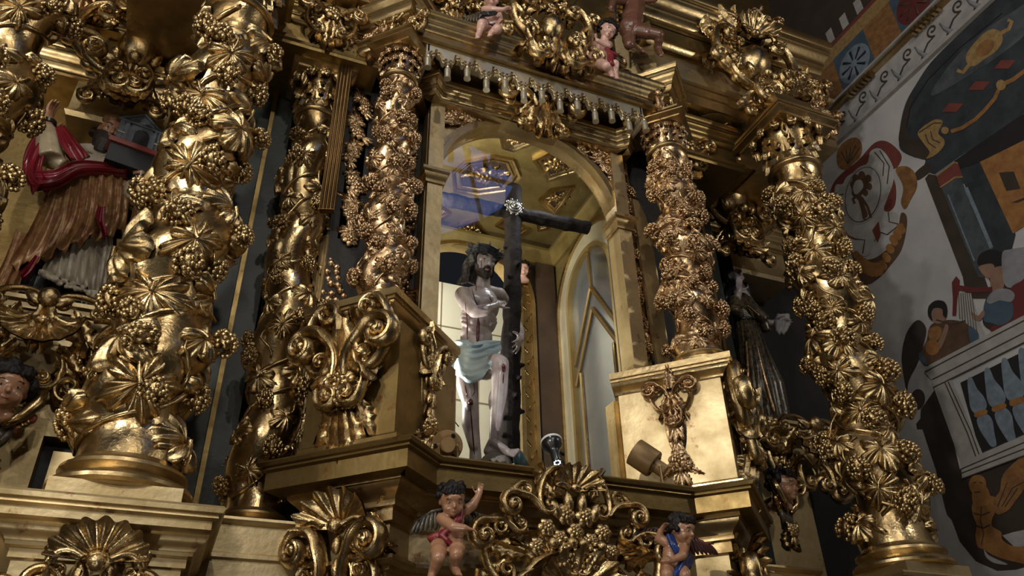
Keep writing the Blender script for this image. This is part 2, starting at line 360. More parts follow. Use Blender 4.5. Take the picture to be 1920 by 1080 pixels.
# entablature over the outer columns
for s in (-1, 1):
    def m(pts): return pts if s > 0 else [(2*AX-x, y) for x, y in pts][::-1]
    def zz(pr): return [(d*1.12, 5.28+(z-4.98)*1.479) for d, z in pr]
    pa = m([(3.20, 5.6), (3.20, 4.15), (5.28, 4.15), (5.28, 5.6)])
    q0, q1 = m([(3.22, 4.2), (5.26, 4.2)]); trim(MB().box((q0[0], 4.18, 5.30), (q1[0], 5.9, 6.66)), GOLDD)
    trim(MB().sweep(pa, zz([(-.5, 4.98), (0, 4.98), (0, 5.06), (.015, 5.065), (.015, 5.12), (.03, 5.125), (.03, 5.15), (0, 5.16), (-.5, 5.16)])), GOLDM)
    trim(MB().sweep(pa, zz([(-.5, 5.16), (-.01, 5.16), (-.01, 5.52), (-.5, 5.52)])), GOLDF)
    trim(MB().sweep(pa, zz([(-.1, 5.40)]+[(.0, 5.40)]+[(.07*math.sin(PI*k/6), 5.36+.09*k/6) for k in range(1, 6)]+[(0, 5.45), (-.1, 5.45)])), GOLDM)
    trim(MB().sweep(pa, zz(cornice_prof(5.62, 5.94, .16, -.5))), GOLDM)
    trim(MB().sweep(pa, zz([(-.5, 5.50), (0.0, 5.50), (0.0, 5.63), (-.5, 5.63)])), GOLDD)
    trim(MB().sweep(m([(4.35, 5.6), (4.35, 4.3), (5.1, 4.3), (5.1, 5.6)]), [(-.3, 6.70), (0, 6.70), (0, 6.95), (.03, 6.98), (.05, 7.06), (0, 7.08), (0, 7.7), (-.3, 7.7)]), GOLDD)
    x = AX+s*2.34
    trim(MB().sweep([(x-.29, 3.66), (x+.29, 3.66), (x+.29, 4.24), (x-.29, 4.24)], [(-.25, 4.98), (.0, 4.98), (.0, 5.01), (.02, 5.02), (.02, 5.05), (0, 5.06), (-.04, 5.07), (-.10, 5.28), (-.25, 5.28)], closed=True), GOLDM)
# blocks above the inner columns, corner-on, stepping up
for s in (-1, 1):
    def m2(c, e, k): q = [(AX-s*-1*k+s*e, c+e), (AX+s*k, c), (AX+s*(k-e), c+e)]; return q if s < 0 else q[::-1]
    trim(MB().sweep(m2(4.0, .30, 1.17), [(-.3, 4.84), (.0, 4.84), (.01, 4.86), (.03, 4.87), (.03, 4.90), (.05, 4.91), (.05, 4.93), (-.3, 4.93)]), GOLDM)
    trim(MB().sweep(m2(4.05, .30, 1.17), [(-.3, 4.93), (-.03, 4.93), (-.03, 5.12), (-.3, 5.12)]), GOLDF)
    trim(MB().sweep(m2(4.0, .42, 1.17), cornice_prof(5.10, 5.36, .12, -.3)), GOLDM)
    trim(MB().sweep(m2(4.1, .30, 1.17), [(-.3, 5.36), (0, 5.36), (0, 6.2), (-.3, 6.2)]), GOLDF)
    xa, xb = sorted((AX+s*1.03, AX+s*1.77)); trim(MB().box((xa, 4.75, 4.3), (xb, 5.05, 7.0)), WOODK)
    xa, xb = sorted((AX+s*.80, AX+s*1.5)); trim(MB().box((xa, 4.60, 1.5), (xb, 4.66, 4.9)), WOODK)  # filler boards added to shut chamber light out of the gap
# pale curved side board between the frame and the right column
for s in (-1, 1):
    _b = [P(x, y, 4.52) for x, y in ((1226, 694), (1250, 690), (1238, 600), (1226, 520), (1214, 450), (1204, 412), (1190, 384), (1180, 380), (1184, 410), (1200, 520), (1212, 600))]
    pl = [((p.x if s > 0 else 2*AX-p.x), p.z) for p in _b]; n_ = len(pl)
    trim(MB().add([(x, 4.46, z) for x, z in pl]+[(x, 4.50, z) for x, z in pl], [tuple(range(n_)), tuple(range(2*n_-1, n_-1, -1))]+[(i, (i+1) % n_, n_+(i+1) % n_, n_+i) for i in range(n_)]), GOLDF)
# canopy cornice over the niche
CAN = [(AX-1.06, 4.6), (AX-1.06, 4.03), (AX+1.03, 4.03), (AX+1.03, 4.6)]
trim(MB().sweep(CAN, [(-.4, 4.90), (-.02, 4.90), (-.02, 4.915), (.012, 4.92), (.012, 4.945), (-.012, 4.955), (-.012, 5.01)]+cyma(5.015, 5.07, 0, .03, 6)+[(.035, 5.075), (.035, 5.095)]+cyma(5.10, 5.15, .04, .07, 6)+[(.075, 5.155), (.075, 5.18), (-.4, 5.18)]), GOLDM)
trim(MB().box((AX-1.0, 4.35, 5.1), (AX+1.0, 4.75, 7.0)), GOLDD)
trim(MB().box((AX-1.05, 4.05, 5.0), (AX+1.02, 4.6, 5.06)), WOODK)
# ================================================================== the glass niche
NYF = 4.40; HO, HI, ZS = .86, .77, 3.90
def archpts(hw, zs, z0, n=28, cx=AX):
    return [(cx-hw, z0), (cx-hw, zs)]+[(cx-hw*math.cos(PI*k/n), zs+hw*math.sin(PI*k/n)) for k in range(1, n)]+[(cx+hw, zs), (cx+hw, z0)]
def band(mb, A, B, y0, y1):
    n = len(A); vs = [(x, y0, z) for x, z in A]+[(x, y0, z) for x, z in B]+[(x, y1, z) for x, z in A]+[(x, y1, z) for x, z in B]; fs = []
    for i in range(n-1):
        fs += [(i, i+1, n+i+1, n+i), (2*n+i, 3*n+i, 3*n+i+1, 2*n+i+1), (i, 2*n+i, 2*n+i+1, i+1), (n+i, n+i+1, 3*n+i+1, 3*n+i)]
    fs += [(0, n, 3*n, 2*n), (n-1, 3*n-1, 4*n-1, 2*n-1)]
    return mb.add(vs, fs)
FR = thing('niche_frame', 'gilded arched frame of the lit glass niche with foliage spandrels', 'frame', (AX, NYF, 1.56))
FI = TR(-AX, -NYF, -1.56)
def fbuild(mb, name, mt, ang=40, lab=None):
    mb.v = [tuple(FI @ V(a)) for a in mb.v]; return mb.build(name, mt, FR, ang=ang, label=lab)
A = archpts(HI, ZS, 1.56); 
def proj_rect(p, zt):
    dx, dz = p[0]-AX, p[1]-ZS
    if dz <= 1e-6: return (AX+(HO if dx > 0 else -HO), p[1])
    t = min(HO/abs(dx) if abs(dx) > 1e-6 else 99, (zt-ZS)/dz); return (AX+dx*t, ZS+dz*t)
fbuild(band(MB(), A, [proj_rect(p, 4.72) for p in A], NYF+.03, NYF+.16), 'panel', GOLDF)
fbuild(band(MB(), archpts(HI-.012, ZS, 1.56), archpts(HI+.03, ZS, 1.56), NYF-.012, NYF+.17), 'arch_moulding', GOLDM)
fbuild(band(MB(), archpts(HI+.035, ZS, 1.56), archpts(HI+.065, ZS, 1.56), NYF+.005, NYF+.04), 'arch_fillet', GOLDM)
for s in (-1, 1):
    x = AX+s*(HI+.03)
    fbuild(MB().box((x-.058, NYF-.03, 2.5), (x+.058, NYF+.15, 4.66)), 'jamb', GOLDF)
    fbuild(MB().sweep([(x-.06, NYF+.15), (x-.06, NYF-.03), (x+.06, NYF-.03), (x+.06, NYF+.15)], [(-.05, 3.80), (.012, 3.80), (.018, 3.82), (.012, 3.835), (.02, 3.85), (.03, 3.87), (.03, 3.885), (.045, 3.90), (.045, 3.925), (-.05, 3.925)]), 'impost', GOLDM)
    fbuild(MB().sweep([(x-.06, NYF+.15), (x-.06, NYF-.03), (x+.06, NYF-.03), (x+.06, NYF+.15)], [(-.05, 2.5), (.03, 2.5), (.03, 2.53), (.015, 2.54), (.02, 2.57), (0, 2.58), (-.05, 2.58)]), 'foot', GOLDM)
# cornice of the frame, with ressauts at its ends
pa = [(AX-.93, 4.55), (AX-.93, 4.34), (AX-.86, 4.27), (AX-.79, 4.34), (AX+.79, 4.34), (AX+.86, 4.27), (AX+.93, 4.34), (AX+.93, 4.55)]
fbuild(MB().sweep(pa, cornice_prof(4.615, 4.80, .07, -.14)), 'frame_cornice', GOLDM)
# glass
GL = bpy.data.materials.new('glass'); GL.use_nodes = True; nt = GL.node_tree; nt.nodes.clear()
o_ = nt.nodes.new('ShaderNodeOutputMaterial'); tr = nt.nodes.new('ShaderNodeBsdfTransparent'); gl = nt.nodes.new('ShaderNodeBsdfGlossy'); mx = nt.nodes.new('ShaderNodeMixShader')
lw = nt.nodes.new('ShaderNodeFresnel'); lw.inputs[0].default_value = 1.5; gl.inputs['Roughness'].default_value = .02
mm = nt.nodes.new('ShaderNodeMath'); mm.operation = 'MULTIPLY'; mm.inputs[1].default_value = 1.5
nt.links.new(lw.outputs[0], mm.inputs[0]); nt.links.new(mm.outputs[0], mx.inputs[0]); nt.links.new(tr.outputs[0], mx.inputs[1]); nt.links.new(gl.outputs[0], mx.inputs[2]); nt.links.new(mx.outputs[0], o_.inputs[0])
ap = archpts(HI-.002, ZS, 1.57)
gm = MB(); gm.add([(x, 4.47, z) for x, z in ap], [tuple(range(len(ap)))]); gm.v = [tuple(TR(-AX, -4.47, -1.57) @ V(a)) for a in gm.v]
gp = gm.build('glass_pane', GL, M=TR(AX, 4.47, 1.57))
if gp.data.polygons[0].normal.y > 0: gp.data.flip_normals()
tag(gp, 'clear arched glass pane of the niche mirroring a blue window', 'glass')
# ---- interior shell
CREAM = mat('cream_marble', (.56, .53, .40), .28, 0, (.44, .40, .28), 2.5, .05, 10, coat=.3)
CREAM2 = mat('gilt_marble', (.46, .35, .15), .3, .55, (.36, .25, .09), 4, .05, 10)
OLIVE = mat('olive_gilt', (.36, .28, .11), .42, .45, (.22, .165, .06), 4, .08, 15)
BROWN = mat('brown_pilaster', (.10, .065, .045), .4, .3, (.06, .04, .03), 3, .05, 20)
GREYGL = mat('smoked_glass', (.16, .17, .18), .18, .2, (.12, .13, .14), 2, 0, coat=.4)
WHITE = mat('white_panel', (.78, .75, .62), .6, 0, (.72, .69, .55), 1, 0)
XL, XRN, YB = AX-.97, AX+.97, 6.02
struct(MB().box((XL-.05, 4.56, 1.50), (XRN+.05, YB+.05, 1.56)).build('floor', BROWN))
struct(MB().box((XL-.05, 4.56, 1.5), (XL, YB, 5.0)).build('wall_left', OLIVE))
nr = struct(MB().box((XRN, 4.56, 1.5), (XRN+.05, YB, 5.0)).build('wall_right', OLIVE))
# back wall with arched door to the lit chamber
BA = archpts(.56, 3.98, 1.5, 24)
def proj2(p, hw, zt, zs):
    dx, dz = p[0]-AX, p[1]-zs
    if dz <= 1e-6: return (AX+(hw if dx > 0 else -hw), p[1])
    t = min(hw/abs(dx) if abs(dx) > 1e-6 else 99, (zt-zs)/dz); return (AX+dx*t, zs+dz*t)
struct(band(MB(), BA, [proj2(p, .97, 5.0, 3.98) for p in BA], YB, YB+.08).build('wall_back', BROWN))
dr = thing('door_1', 'gilded arched door frame at the back of the niche', 'door frame', (AX, YB, 1.5)); struct(dr)
def dbuild(mb, name, mt): mb.v = [tuple(TR(-AX, -YB, -1.5) @ V(a)) for a in mb.v]; return mb.build(name, mt, dr)
dbuild(band(MB(), archpts(.54, 3.98, 1.5), archpts(.58, 3.98, 1.5), YB-.06, YB+.1), 'inner_moulding', GOLDM)
dbuild(band(MB(), archpts(.68, 3.98, 1.5), archpts(.72, 3.98, 1.5), YB-.05, YB), 'outer_moulding', GOLDM)
dbuild(band(MB(), archpts(.58, 3.98, 1.5), archpts(.68, 3.98, 1.5), YB-.025, YB), 'carved_band', GOLDD)
# the lit chamber behind
struct(MB().box((AX-2.2, 7.4, -.2), (AX+2.2, 7.5, 5.0)).build('wall_back', WHITE))
for x in (AX-2.2, AX+2.1): struct(MB().box((x, 6.4, -.2), (x+.1, 7.4, 5.0)).build('wall_left' if x < AX else 'wall_right', WHITE))
struct(MB().box((AX-2.2, 6.4, -.3), (AX+2.2, 7.5, -.2)).build('floor', WHITE))
struct(MB().box((AX-2.2, 6.4, 5.6), (AX+2.2, 7.5, 5.7)).build('ceiling', WOODK))
cj = MB()
for x in (AX-.62, AX-.22, AX+.2, AX+.65): cj.box((x-.006, 7.394, 1.0), (x+.006, 7.40, 5.0))
for z in (3.55, 4.42): cj.box((AX-2.1, 7.394, z-.007), (AX+2.1, 7.40, z+.007))
cj.box((AX-2.1, 7.36, 2.72), (AX+2.1, 7.40, 2.80))
trim(cj, mat('panel_joint', (.25, .2, .12), .7))
lamp('chamber_lamp', 'AREA', (AX-.9, 6.6, 4.9), 55, (1, .96, .84), .5, to=(AX, 7.4, 3.0))
# ---- ceiling: beams and coffers with carved rosettes
ZC = 4.74
cb = struct(MB().box((XL, 4.56, ZC+.10), (XRN, YB, ZC+.2)).build('ceiling', OLIVE))
# ================================================================== carved shapes, each about one unit, lying in XZ and facing -Y
def bump_fn(x, s): return math.exp(-(x/s)**2)
def sh_vine(seed, bend=.80):
    rg = random.Random(seed); mb = MB(); NA, NR = 90, 6; k0 = rg.uniform(-.12, .12); sq = rg.uniform(.9, 1.1)
    def R(a):
        d = (a+PI/2+PI) % (2*PI)-PI                     # angle from the stem
        lob = abs(math.cos(2.5*(a-PI/2+k0)))**.75; r = .54*(.52+.48*lob)*(1+.05*math.cos(15*(a-PI/2)))*(.88+.14*math.sin(a))
        return r*min(1, .30+abs(d)/.75)
    def lobf(a): return abs(math.cos(2.5*(a-PI/2+k0)))
    vs = [(0, -.075, 0)]; fs = []
    for k in range(1, NR+1):
        q = k/NR
        for i in range(NA):
            a = 2*PI*i/NA; r = R(a)*q; x, z = r*math.cos(a)*sq, r*math.sin(a)
            flute = .034*math.cos(15*(a-PI/2))*q; vein = .05*abs(math.cos(2.5*(a-PI/2+k0)))**8*q*(1.3-q)
            out = .075+flute+vein*.8+.05*lobf(a)*math.sin(q*PI)-bend*x*x-.22*z*z
            vs.append((x, -out, z))
    n0 = len(vs); vs += [(v[0]*.95, v[1]+.10, v[2]*.95) for v in vs[n0-NA:]]
    for i in range(NA):
        j = (i+1) % NA; fs.append((0, 1+i, 1+j))
        for k in range(NR): a = 1+k*NA; fs.append((a+i, a+NA+i, a+NA+j, a+j))
    mb.add(vs, fs)
    mb.tube([(0, -.14, .02), (0, -.11, -.12), (rg.uniform(-.08, .08), .02, -.30)], [.034, .030, .022], 6)
    return mb.mesh('vine_leaf', 70)
def sh_grapes(seed, n=46):
    rg = random.Random(seed); mb = MB(); pts = []; t = 0
    while len(pts) < n and t < 6000:
        t += 1; z = -rg.random(); w = .40*(math.sin(PI*min(1, (.18+.82*(1+z))))**.7)+.03
        a = rg.uniform(0, 2*PI); p = V((w*math.cos(a), w*.85*math.sin(a), z*.95))
        if all((p-q).length > .135 for q in pts): pts.append(p)
    for p in pts: mb.ball(p, .098, 8, 6)
    mb.tube([(0, 0, .12), (0, 0, -.1)], .04, 5); mb.ball((0, 0, -.45), (.28, .24, .42), 8, 6)
    return mb.mesh('grapes', 180)
def sh_acanthus(seed, curl=1.5, wide=.30, nl=4, L=1.0):
    mb = MB(); NS, NW = 22, 8; rg = random.Random(seed); ph = rg.uniform(0, .6)
    sp = []; a = 0.15; x = V((0, 0, 0)); ds = L/NS
    for i in range(NS+1):
        s = i/NS; sp.append((x.copy(), a)); ang = -.25+curl*max(0, s-.45)**1.6*3.2
        x = x+V((0, -math.sin(ang)*ds, math.cos(ang)*ds)); a = ang
    def fn(u, v):
        i = min(NS, int(round(u*NS))); p, ang = sp[i]; s = u; t = v*2-1
        w = wide*(math.sin(PI*min(1, .12+.86*s))**.75)*(1-.35*abs(math.sin(PI*nl*s+ph)))*(1-.25*s)
        nrm = V((0, -math.cos(ang), -math.sin(ang)))
        h = .10*(1-t*t)+.045*math.cos(t*PI*3)*(1-.3*s)-.10*abs(t)**3+.05*bump_fn(t, .12)
        return tuple(p+V((t*w, 0, 0))+nrm*h+V((0, 0, .10*abs(t)*wide*2)))
    mb.grid(fn, NS, NW); 
    mb.grid(lambda u, v: tuple(V(fn(u, v))+V((0, .06, 0))), NS, 2)
    return mb.mesh('acanthus', 60)
def spiral(turns, r0, r1, n, a0=0, sgn=1):
    return [(r0*(r1/r0)**(k/n), a0+sgn*2*PI*turns*k/n) for k in range(n+1)]
def sh_volute(turns=1.6, tail=.55, th=.085, dep=1.6):
    """a stem rising and rolling into a spiral; foot at the origin, spiral at the top right"""
    mb = MB(); c = V((.34, 0, .66)); pts = []
    for k in range(9): s = k/9; pts.append(V((.0+.10*math.sin(s*PI)*-1, -.02-.05*s, .66*s)))
    n = 34
    for r, a in spiral(turns, .34, .06, n, PI, -1): pts.append(c+V((r*math.cos(a), 0, r*math.sin(a))))
    m = len(pts)
    for i in range(m): pts[i].y = -.07-.16*(i/m)
    rad = [th*(.65+.5*min(1, i/10))*(1-.55*(i/m)**2) for i in range(m)]
    mb.tube(pts, rad, 8, dep, up=(0, -1, 0)); mb.ball((c.x, -.22, c.z), (.085, .12, .085), 8, 6)
    # a raised fillet on the back of the roll
    mb.tube([p+V((0, -.12, 0)) for p in pts], [r*.35 for r in rad], 5, 1, up=(0, -1, 0))
    return mb.mesh('volute', 60)
def sh_cscroll(th=.07):
    mb = MB(); pts = []; n = 22
    A = [V((-.02, 0, .5)), V((-.02, 0, -.5))]
    up = [(r, a) for r, a in spiral(1.2, .22, .05, n, PI*.5, -1)]
    a = [V((0, 0, .42))+V((r*math.cos(t), 0, r*math.sin(t)-.0)) for r, t in up]
    arc = [V((-.36*math.cos(t)+.0, 0, .64*math.sin(t))) for t in [PI/2-.1-(PI-.2)*k/16 for k in range(17)]]
    b = [V((p.x, 0, -p.z)) for p in a]
    pts = a[::-1]+arc+b; m = len(pts)
    for i in range(m): e = abs(2*i/(m-1)-1); pts[i].y = -.06-.14*e**2
    rad = [th*(1.25-.75*abs(2*i/(m-1)-1)) for i in range(m)]
    mb.tube(pts, rad, 8, 1.5, up=(0, -1, 0)); mb.tube([p+V((0, -.09, 0)) for p in pts], [r*.35 for r in rad], 5, 1, up=(0, -1, 0))
    return mb.mesh('c_scroll', 60)
def sh_sscroll(th=.06):
    mb = MB(); n = 20
    a = [V((.18, 0, .42))+V((r*math.cos(t), 0, r*math.sin(t))) for r, t in spiral(1.3, .20, .04, n, PI, -1)]
    b = [V((-p.x, 0, -p.z)) for p in a]
    mid = [a[0].lerp(b[0], k/10)+V((.10*math.sin(2*PI*k/10), 0, 0)) for k in range(1, 10)]
    pts = a[::-1]+mid+b; m = len(pts)
    for i in range(m): pts[i].y = -.08-.08*abs(2*i/(m-1)-1)
    rad = [th*(1.3-.8*abs(2*i/(m-1)-1)) for i in range(m)]
    mb.tube(pts, rad, 8, 1.6, up=(0, -1, 0)); return mb.mesh('s_scroll', 60)
def sh_shell(nr=8, span=190):
    mb = MB(); NA, NR = nr*10, 10; sp = math.radians(span)
    def fn(u, v):
        a = PI/2-sp/2+sp*u; ph = u*nr*2*PI; r = .10+.34*math.sin(v*1.35)*(1+.05*v*math.cos(ph)); out = .06+.16*math.sin(v*2.0)+.055*v*math.cos(ph)+.26*max(0, v-.62)**1.2
        return (r*math.cos(a)*1.05, -out, r*math.sin(a)-.02)
    mb.grid(fn, NA, NR); mb.grid(lambda u, v: tuple(V(fn(u, v))+V((0, .05, 0))), NA, 2)
    mb.ball((0, -.12, 0), (.10, .09, .08), 10, 8)
    for s in (-1, 1): mb.tube([(s*.40*math.cos(t)*(1-.12*t), -.14-.05*t, -.10+.14*math.sin(t*2.2)) for t in [k*.15 for k in range(9)]], [.055-.003*k for k in range(9)], 7)
    return mb.mesh('shell', 70)
def sh_flower(np_=6, seed=0):
    mb = MB()
    for ring, (rr, k, out) in enumerate(((.30, np_, .06), (.17, np_, .15))):
        for i in range(k):
            a = 2*PI*(i+.5*ring)/k; R = Matrix.Rotation(-a, 3, 'Y')
            mb.ball(R @ V((rr*.9, -out, 0)), (rr*.62, .07, rr*.52), 8, 6, R=R @ Matrix.Rotation(.35, 3, 'Z'))
    mb.ball((0, -.2, 0), .10, 8, 6); return mb.mesh('flower', 180)
def sh_bud():
    mb = MB(); mb.lathe([(.001, -.5), (.16, -.38), (.24, -.15), (.22, .1), (.12, .34), (.06, .42), (.001, .5)], 10)
    return mb.mesh('bud', 180)
def sh_bead(): return MB().ball((0, 0, 0), .5, 10, 8).mesh('bead', 180)
def sh_husk():
    mb = MB()
    for s in (-1, 0, 1): mb.ball((s*.13, -.08-(.05 if s == 0 else 0), -.2-(.1 if s == 0 else 0)), (.11, .09, .30), 8, 6, R=Matrix.Rotation(-s*.45, 3, 'Y'))
    mb.ball((0, -.1, .12), (.10, .1, .10), 8, 6); return mb.mesh('husk', 180)
def sh_tendril():
    mb = MB(); pts = []
    for r, a in spiral(1.7, .34, .05, 30, -PI/2, 1): pts.append((r*math.cos(a), -.06-.05*(.34-r), r*math.sin(a)))
    pts = [(-.55, -.02, -.55), (-.3, -.05, -.45)]+pts
    mb.tube(pts, [.045]*2+[.045*(1-.6*k/31) for k in range(31)], 6); return mb.mesh('tendril', 180)
def sh_mask():
    """little carved face"""
    return None
LEAFS = [sh_vine(s) for s in (1, 2, 3)]; GRAPES = [sh_grapes(s) for s in (1, 2)]
ACAN = [sh_acanthus(1), sh_acanthus(2, 2.2, .26, 5), sh_acanthus(3, .7, .36, 4)]
VOL, CSC, SSC, SHELL, FLOW, BUD, BEAD, HUSK, TEND = sh_volute(), sh_cscroll(), sh_sscroll(), sh_shell(), sh_flower(), sh_bud(), sh_bead(), sh_husk(), sh_tendril()
_cache = {}
def inst(name, me, mt, parent, M, label=None):
    k = (me.name, mt.name)
    if k not in _cache:
        c = me.copy(); c.materials.clear(); c.materials.append(mt); _cache[k] = c
    return obj(name, _cache[k], None, parent, M, label)
NAMES = {'V': ('volute', lambda r: VOL), 'C': ('scroll', lambda r: CSC), 'S': ('s_scroll', lambda r: SSC), 'A': ('acanthus_leaf', lambda r: ACAN[r.randrange(2)]),
         'B': ('broad_leaf', lambda r: ACAN[2]), 'H': ('shell', lambda r: SHELL), 'F': ('flower', lambda r: FLOW), 'U': ('fruit', lambda r: BUD), 'O': ('bead', lambda r: BEAD),
         'G': ('grape_cluster', lambda r: GRAPES[r.randrange(2)]), 'L': ('vine_leaf', lambda r: LEAFS[r.randrange(3)]), 'K': ('husk', lambda r: HUSK), 'T': ('tendril', lambda r: TEND)}
def carve(par, spec, mt, sym=True, seed=0, base=None, dep=1.0, names=None):
    """spec rows: key, x, z, angle in degrees (clockwise), size, [width factor, outward shift]; rows off the axis are mirrored"""
    rg = random.Random(seed)
    for row in spec:
        k, x, z, a, s = row[:5]; wf = row[5] if len(row) > 5 else 1; out = row[6] if len(row) > 6 else 0
        nm, fn = NAMES[k]; me = fn(rg)
        for sg in ((1, -1) if (sym and abs(x) > 1e-4) else (1,)):
            M = TR(sg*x, -out, z) @ RY(math.radians(a)*sg) @ SX(sg*s*wf, s*dep, s)
            if base is not None: M = base @ M
            inst(nm, me, mt, par, M)
# ================================================================== twisted columns wound with vines
CAMP = V((0, 0, 0))
def column(label, x, y, zb, zt, r, amp, turns, ph, hand, seed, nl, ng, cap=.42, rot=0, mt=GOLD, group=None, taper=.14, leaf=1.5, grape=.62, span=118, wreath=False, abw=1.5, t0=0.0):
    rg = random.Random(seed); t = thing('twisted_column', label, 'column', (x, y, zb), 0, group); t['kind'] = 'thing'
    bh = r*.62; H = zt-zb; z0, z1 = bh, H-cap
    b = [(r*1.30, 0), (r*1.36, bh*.10), (r*1.36, bh*.22), (r*1.30, bh*.32), (r*1.18, bh*.36), (r*1.12, bh*.46), (r*1.16, bh*.56), (r*1.22, bh*.66), (r*1.20, bh*.78), (r*1.10, bh*.84), (r*1.05, bh*.92), (r*1.0, bh*1.05), (.001, bh*1.05)]
    MB().lathe([(.001, 0)]+b, 40).build('base', GOLDM, t, ang=30)
    def C(s):
        e = min(1, s/.06, (1-s)/.05); psi = ph+hand*2*PI*turns*s
        return amp*e*math.cos(psi), amp*e*math.sin(psi), r*(1-taper*s)
    def S(th, s):
        cx, cy, rr = C(s); return V((cx+rr*math.cos(th), cy+rr*math.sin(th), z0+(z1-z0)*s))
    n = int(turns*22)
    MB().grid(lambda u, v: tuple(S(2*PI*u, v)), 36, n, True).build('shaft', mt, t, ang=180)
    def frame(th, s, out=0, roll=0):
        p = S(th, s); nrm = V((math.cos(th), math.sin(th), 0)); tan = V((-math.sin(th), math.cos(th), 0))
        dz = (S(th, min(1, s+.01))-S(th, max(0, s-.01))).normalized(); nn = tan.cross(dz).normalized()
        # local -Y is outward, Z up
        M = Matrix((tan, -nn, dz)).transposed().to_4x4(); M.translation = p+nn*out
        return M @ RY(roll)
    # main stems, running along the hollow of the twist
    for k in range(2):
        pts = []; q = int(turns*20)
        for i in range(q+1):
            s = .02+.96*i/q; th = ph+hand*2*PI*turns*s+PI*(.72+.55*k)+.30*math.sin(i*.55+seed+k*2)
            p = S(th, s); cx, cy, rr = C(s); pts.append(p+(p-V((cx, cy, p.z))).normalized()*r*.05)
        MB().tube(pts, [r*.065*(1+.25*math.sin(i*1.7)) for i in range(len(pts))], 6).build('vine_stem', mt, t, ang=180)
    cth = math.atan2(-y, -x); sp = math.radians(span)
    for i in range(nl):
        s = .03+.94*(i+.5*rg.random())/nl; th = cth+((i*2.39996+seed) % (2*PI)-PI)/PI*sp
        sc = r*leaf*rg.uniform(.85, 1.2)
        rl = PI+rg.uniform(-.9, .9) if rg.random() < .72 else rg.uniform(-1.2, 1.2)
        inst('vine_leaf', LEAFS[i % 3], mt, t, frame(th, s, r*.01, rl) @ SX(sc, sc*1.1, sc))
    for i in range(ng):
        s = .05+.90*(i+.7*rg.random())/ng
        th = cth+[-1.35, .35, 1.45, -.45, .95, -.9][i % 6]*rg.uniform(.85, 1.15)
        sc = r*grape*1.12*rg.uniform(.85, 1.15); M = frame(th, s, sc*.30, 0)
        inst('grape_cluster', GRAPES[i % 2], mt, t, M @ RX(rg.uniform(-.25, .1)) @ RY(rg.uniform(-.4, .4)) @ TR(0, 0, .45*sc) @ SX(sc*.95, sc*.95, sc))
    for i in range(max(4, nl//4)):
        s = .06+.88*(i+rg.random())/max(4, nl//4); th = cth+rg.uniform(-1, 1)*sp; sc = r*.62*rg.uniform(.7, 1.2)
        inst('tendril', TEND, mt, t, frame(th, s, r*.02, rg.uniform(0, 6.28)) @ SX(sc*rg.choice((-1, 1)), sc, sc))
    # short branching stems across the shaft
    for i in range(max(5, nl//3)):
        s = .05+.85*(i+rg.random())/max(5, nl//3); th = cth+rg.uniform(-1, 1)*sp*.9; a = rg.choice((-1, 1))*rg.uniform(.5, 1.3); pts = []
        for k in range(7):
            q = k/6; ss = min(.99, s+q*r*1.1/(z1-z0)); tt = th+a*q+.12*math.sin(q*7); p = S(tt, ss); cx, cy, rr = C(ss)
            pts.append(p+(p-V((cx, cy, p.z))).normalized()*r*(.03+.08*math.sin(q*PI)))
        MB().tube(pts, [r*.05*(1-.5*k/6) for k in range(7)], 5).build('vine_branch', mt, t, ang=180)
    # neck ring, bell, leaves, abacus
    rt = r*(1-taper)
    ring = [(rt*.98, z1-.02)]+[(rt*1.05+rt*.13*math.sin(PI*k/6), z1-.02+rt*.22*k/6) for k in range(7)]+[(rt*.98, z1+rt*.22)]
    MB().lathe(ring, 36).build('neck_ring', GOLDM, t, ang=180)
    ch = H-z1; cz = z1+rt*.2
    if not wreath:
        MB().lathe([(rt*.95, cz), (rt*.98, cz+ch*.3), (rt*1.12, cz+ch*.6), (rt*1.4, cz+ch*.80), (.001, cz+ch*.80)], 28).build('bell', mt, t, ang=180)
        cap_ = obj('capital', MB().lathe([(rt*1.0, cz), (rt*1.06, cz+.01), (rt*1.0, cz+.02)], 24).mesh('c'), mt, t)
        for row, (h, k, sc, cur) in enumerate(((.00, 10, .62, 0), (.26, 10, .62, 1), (.48, 8, .52, 1))):
            for i in range(k):
                a = 2*PI*(i+.5*row)/k; d = (a-cth+PI) % (2*PI)-PI
                if abs(d) > 2.2: continue
                rr = rt*(.98+.07*row); M = TR(rr*math.cos(a), rr*math.sin(a), cz+ch*h) @ RZ(a+PI/2)
                inst('acanthus_leaf', ACAN[cur], mt, cap_, M @ SX(ch*sc*.95, ch*sc*.9, ch*sc))
        for i in range(8):
            a = rot+PI/4*i; d = (a-cth+PI) % (2*PI)-PI
            if abs(d) > 2.2: continue
            M = TR(rt*1.25*math.cos(a), rt*1.25*math.sin(a), cz+ch*.45) @ RZ(a+PI/2); sc = ch*.42
            if i % 2: 
                for sg in (-1, 1): inst('volute', VOL, mt, cap_, M @ SX(sc*sg, sc, sc))
            else: inst('flower', FLOW, mt, cap_, M @ TR(0, -.03, sc*.75) @ SX(sc*.7, sc*.7, sc*.7))
    else:
        MB().lathe([(rt*.95, cz), (rt*1.0, cz+ch*.25), (rt*1.15, cz+ch*.55), (rt*1.25, cz+ch*.80), (.001, cz+ch*.80)], 28).build('bell', mt, t, ang=180)
        cap_ = obj('capital', MB().lathe([(rt*1.0, cz), (rt*1.06, cz+.01), (rt*1.0, cz+.02)], 24).mesh('c'), mt, t)
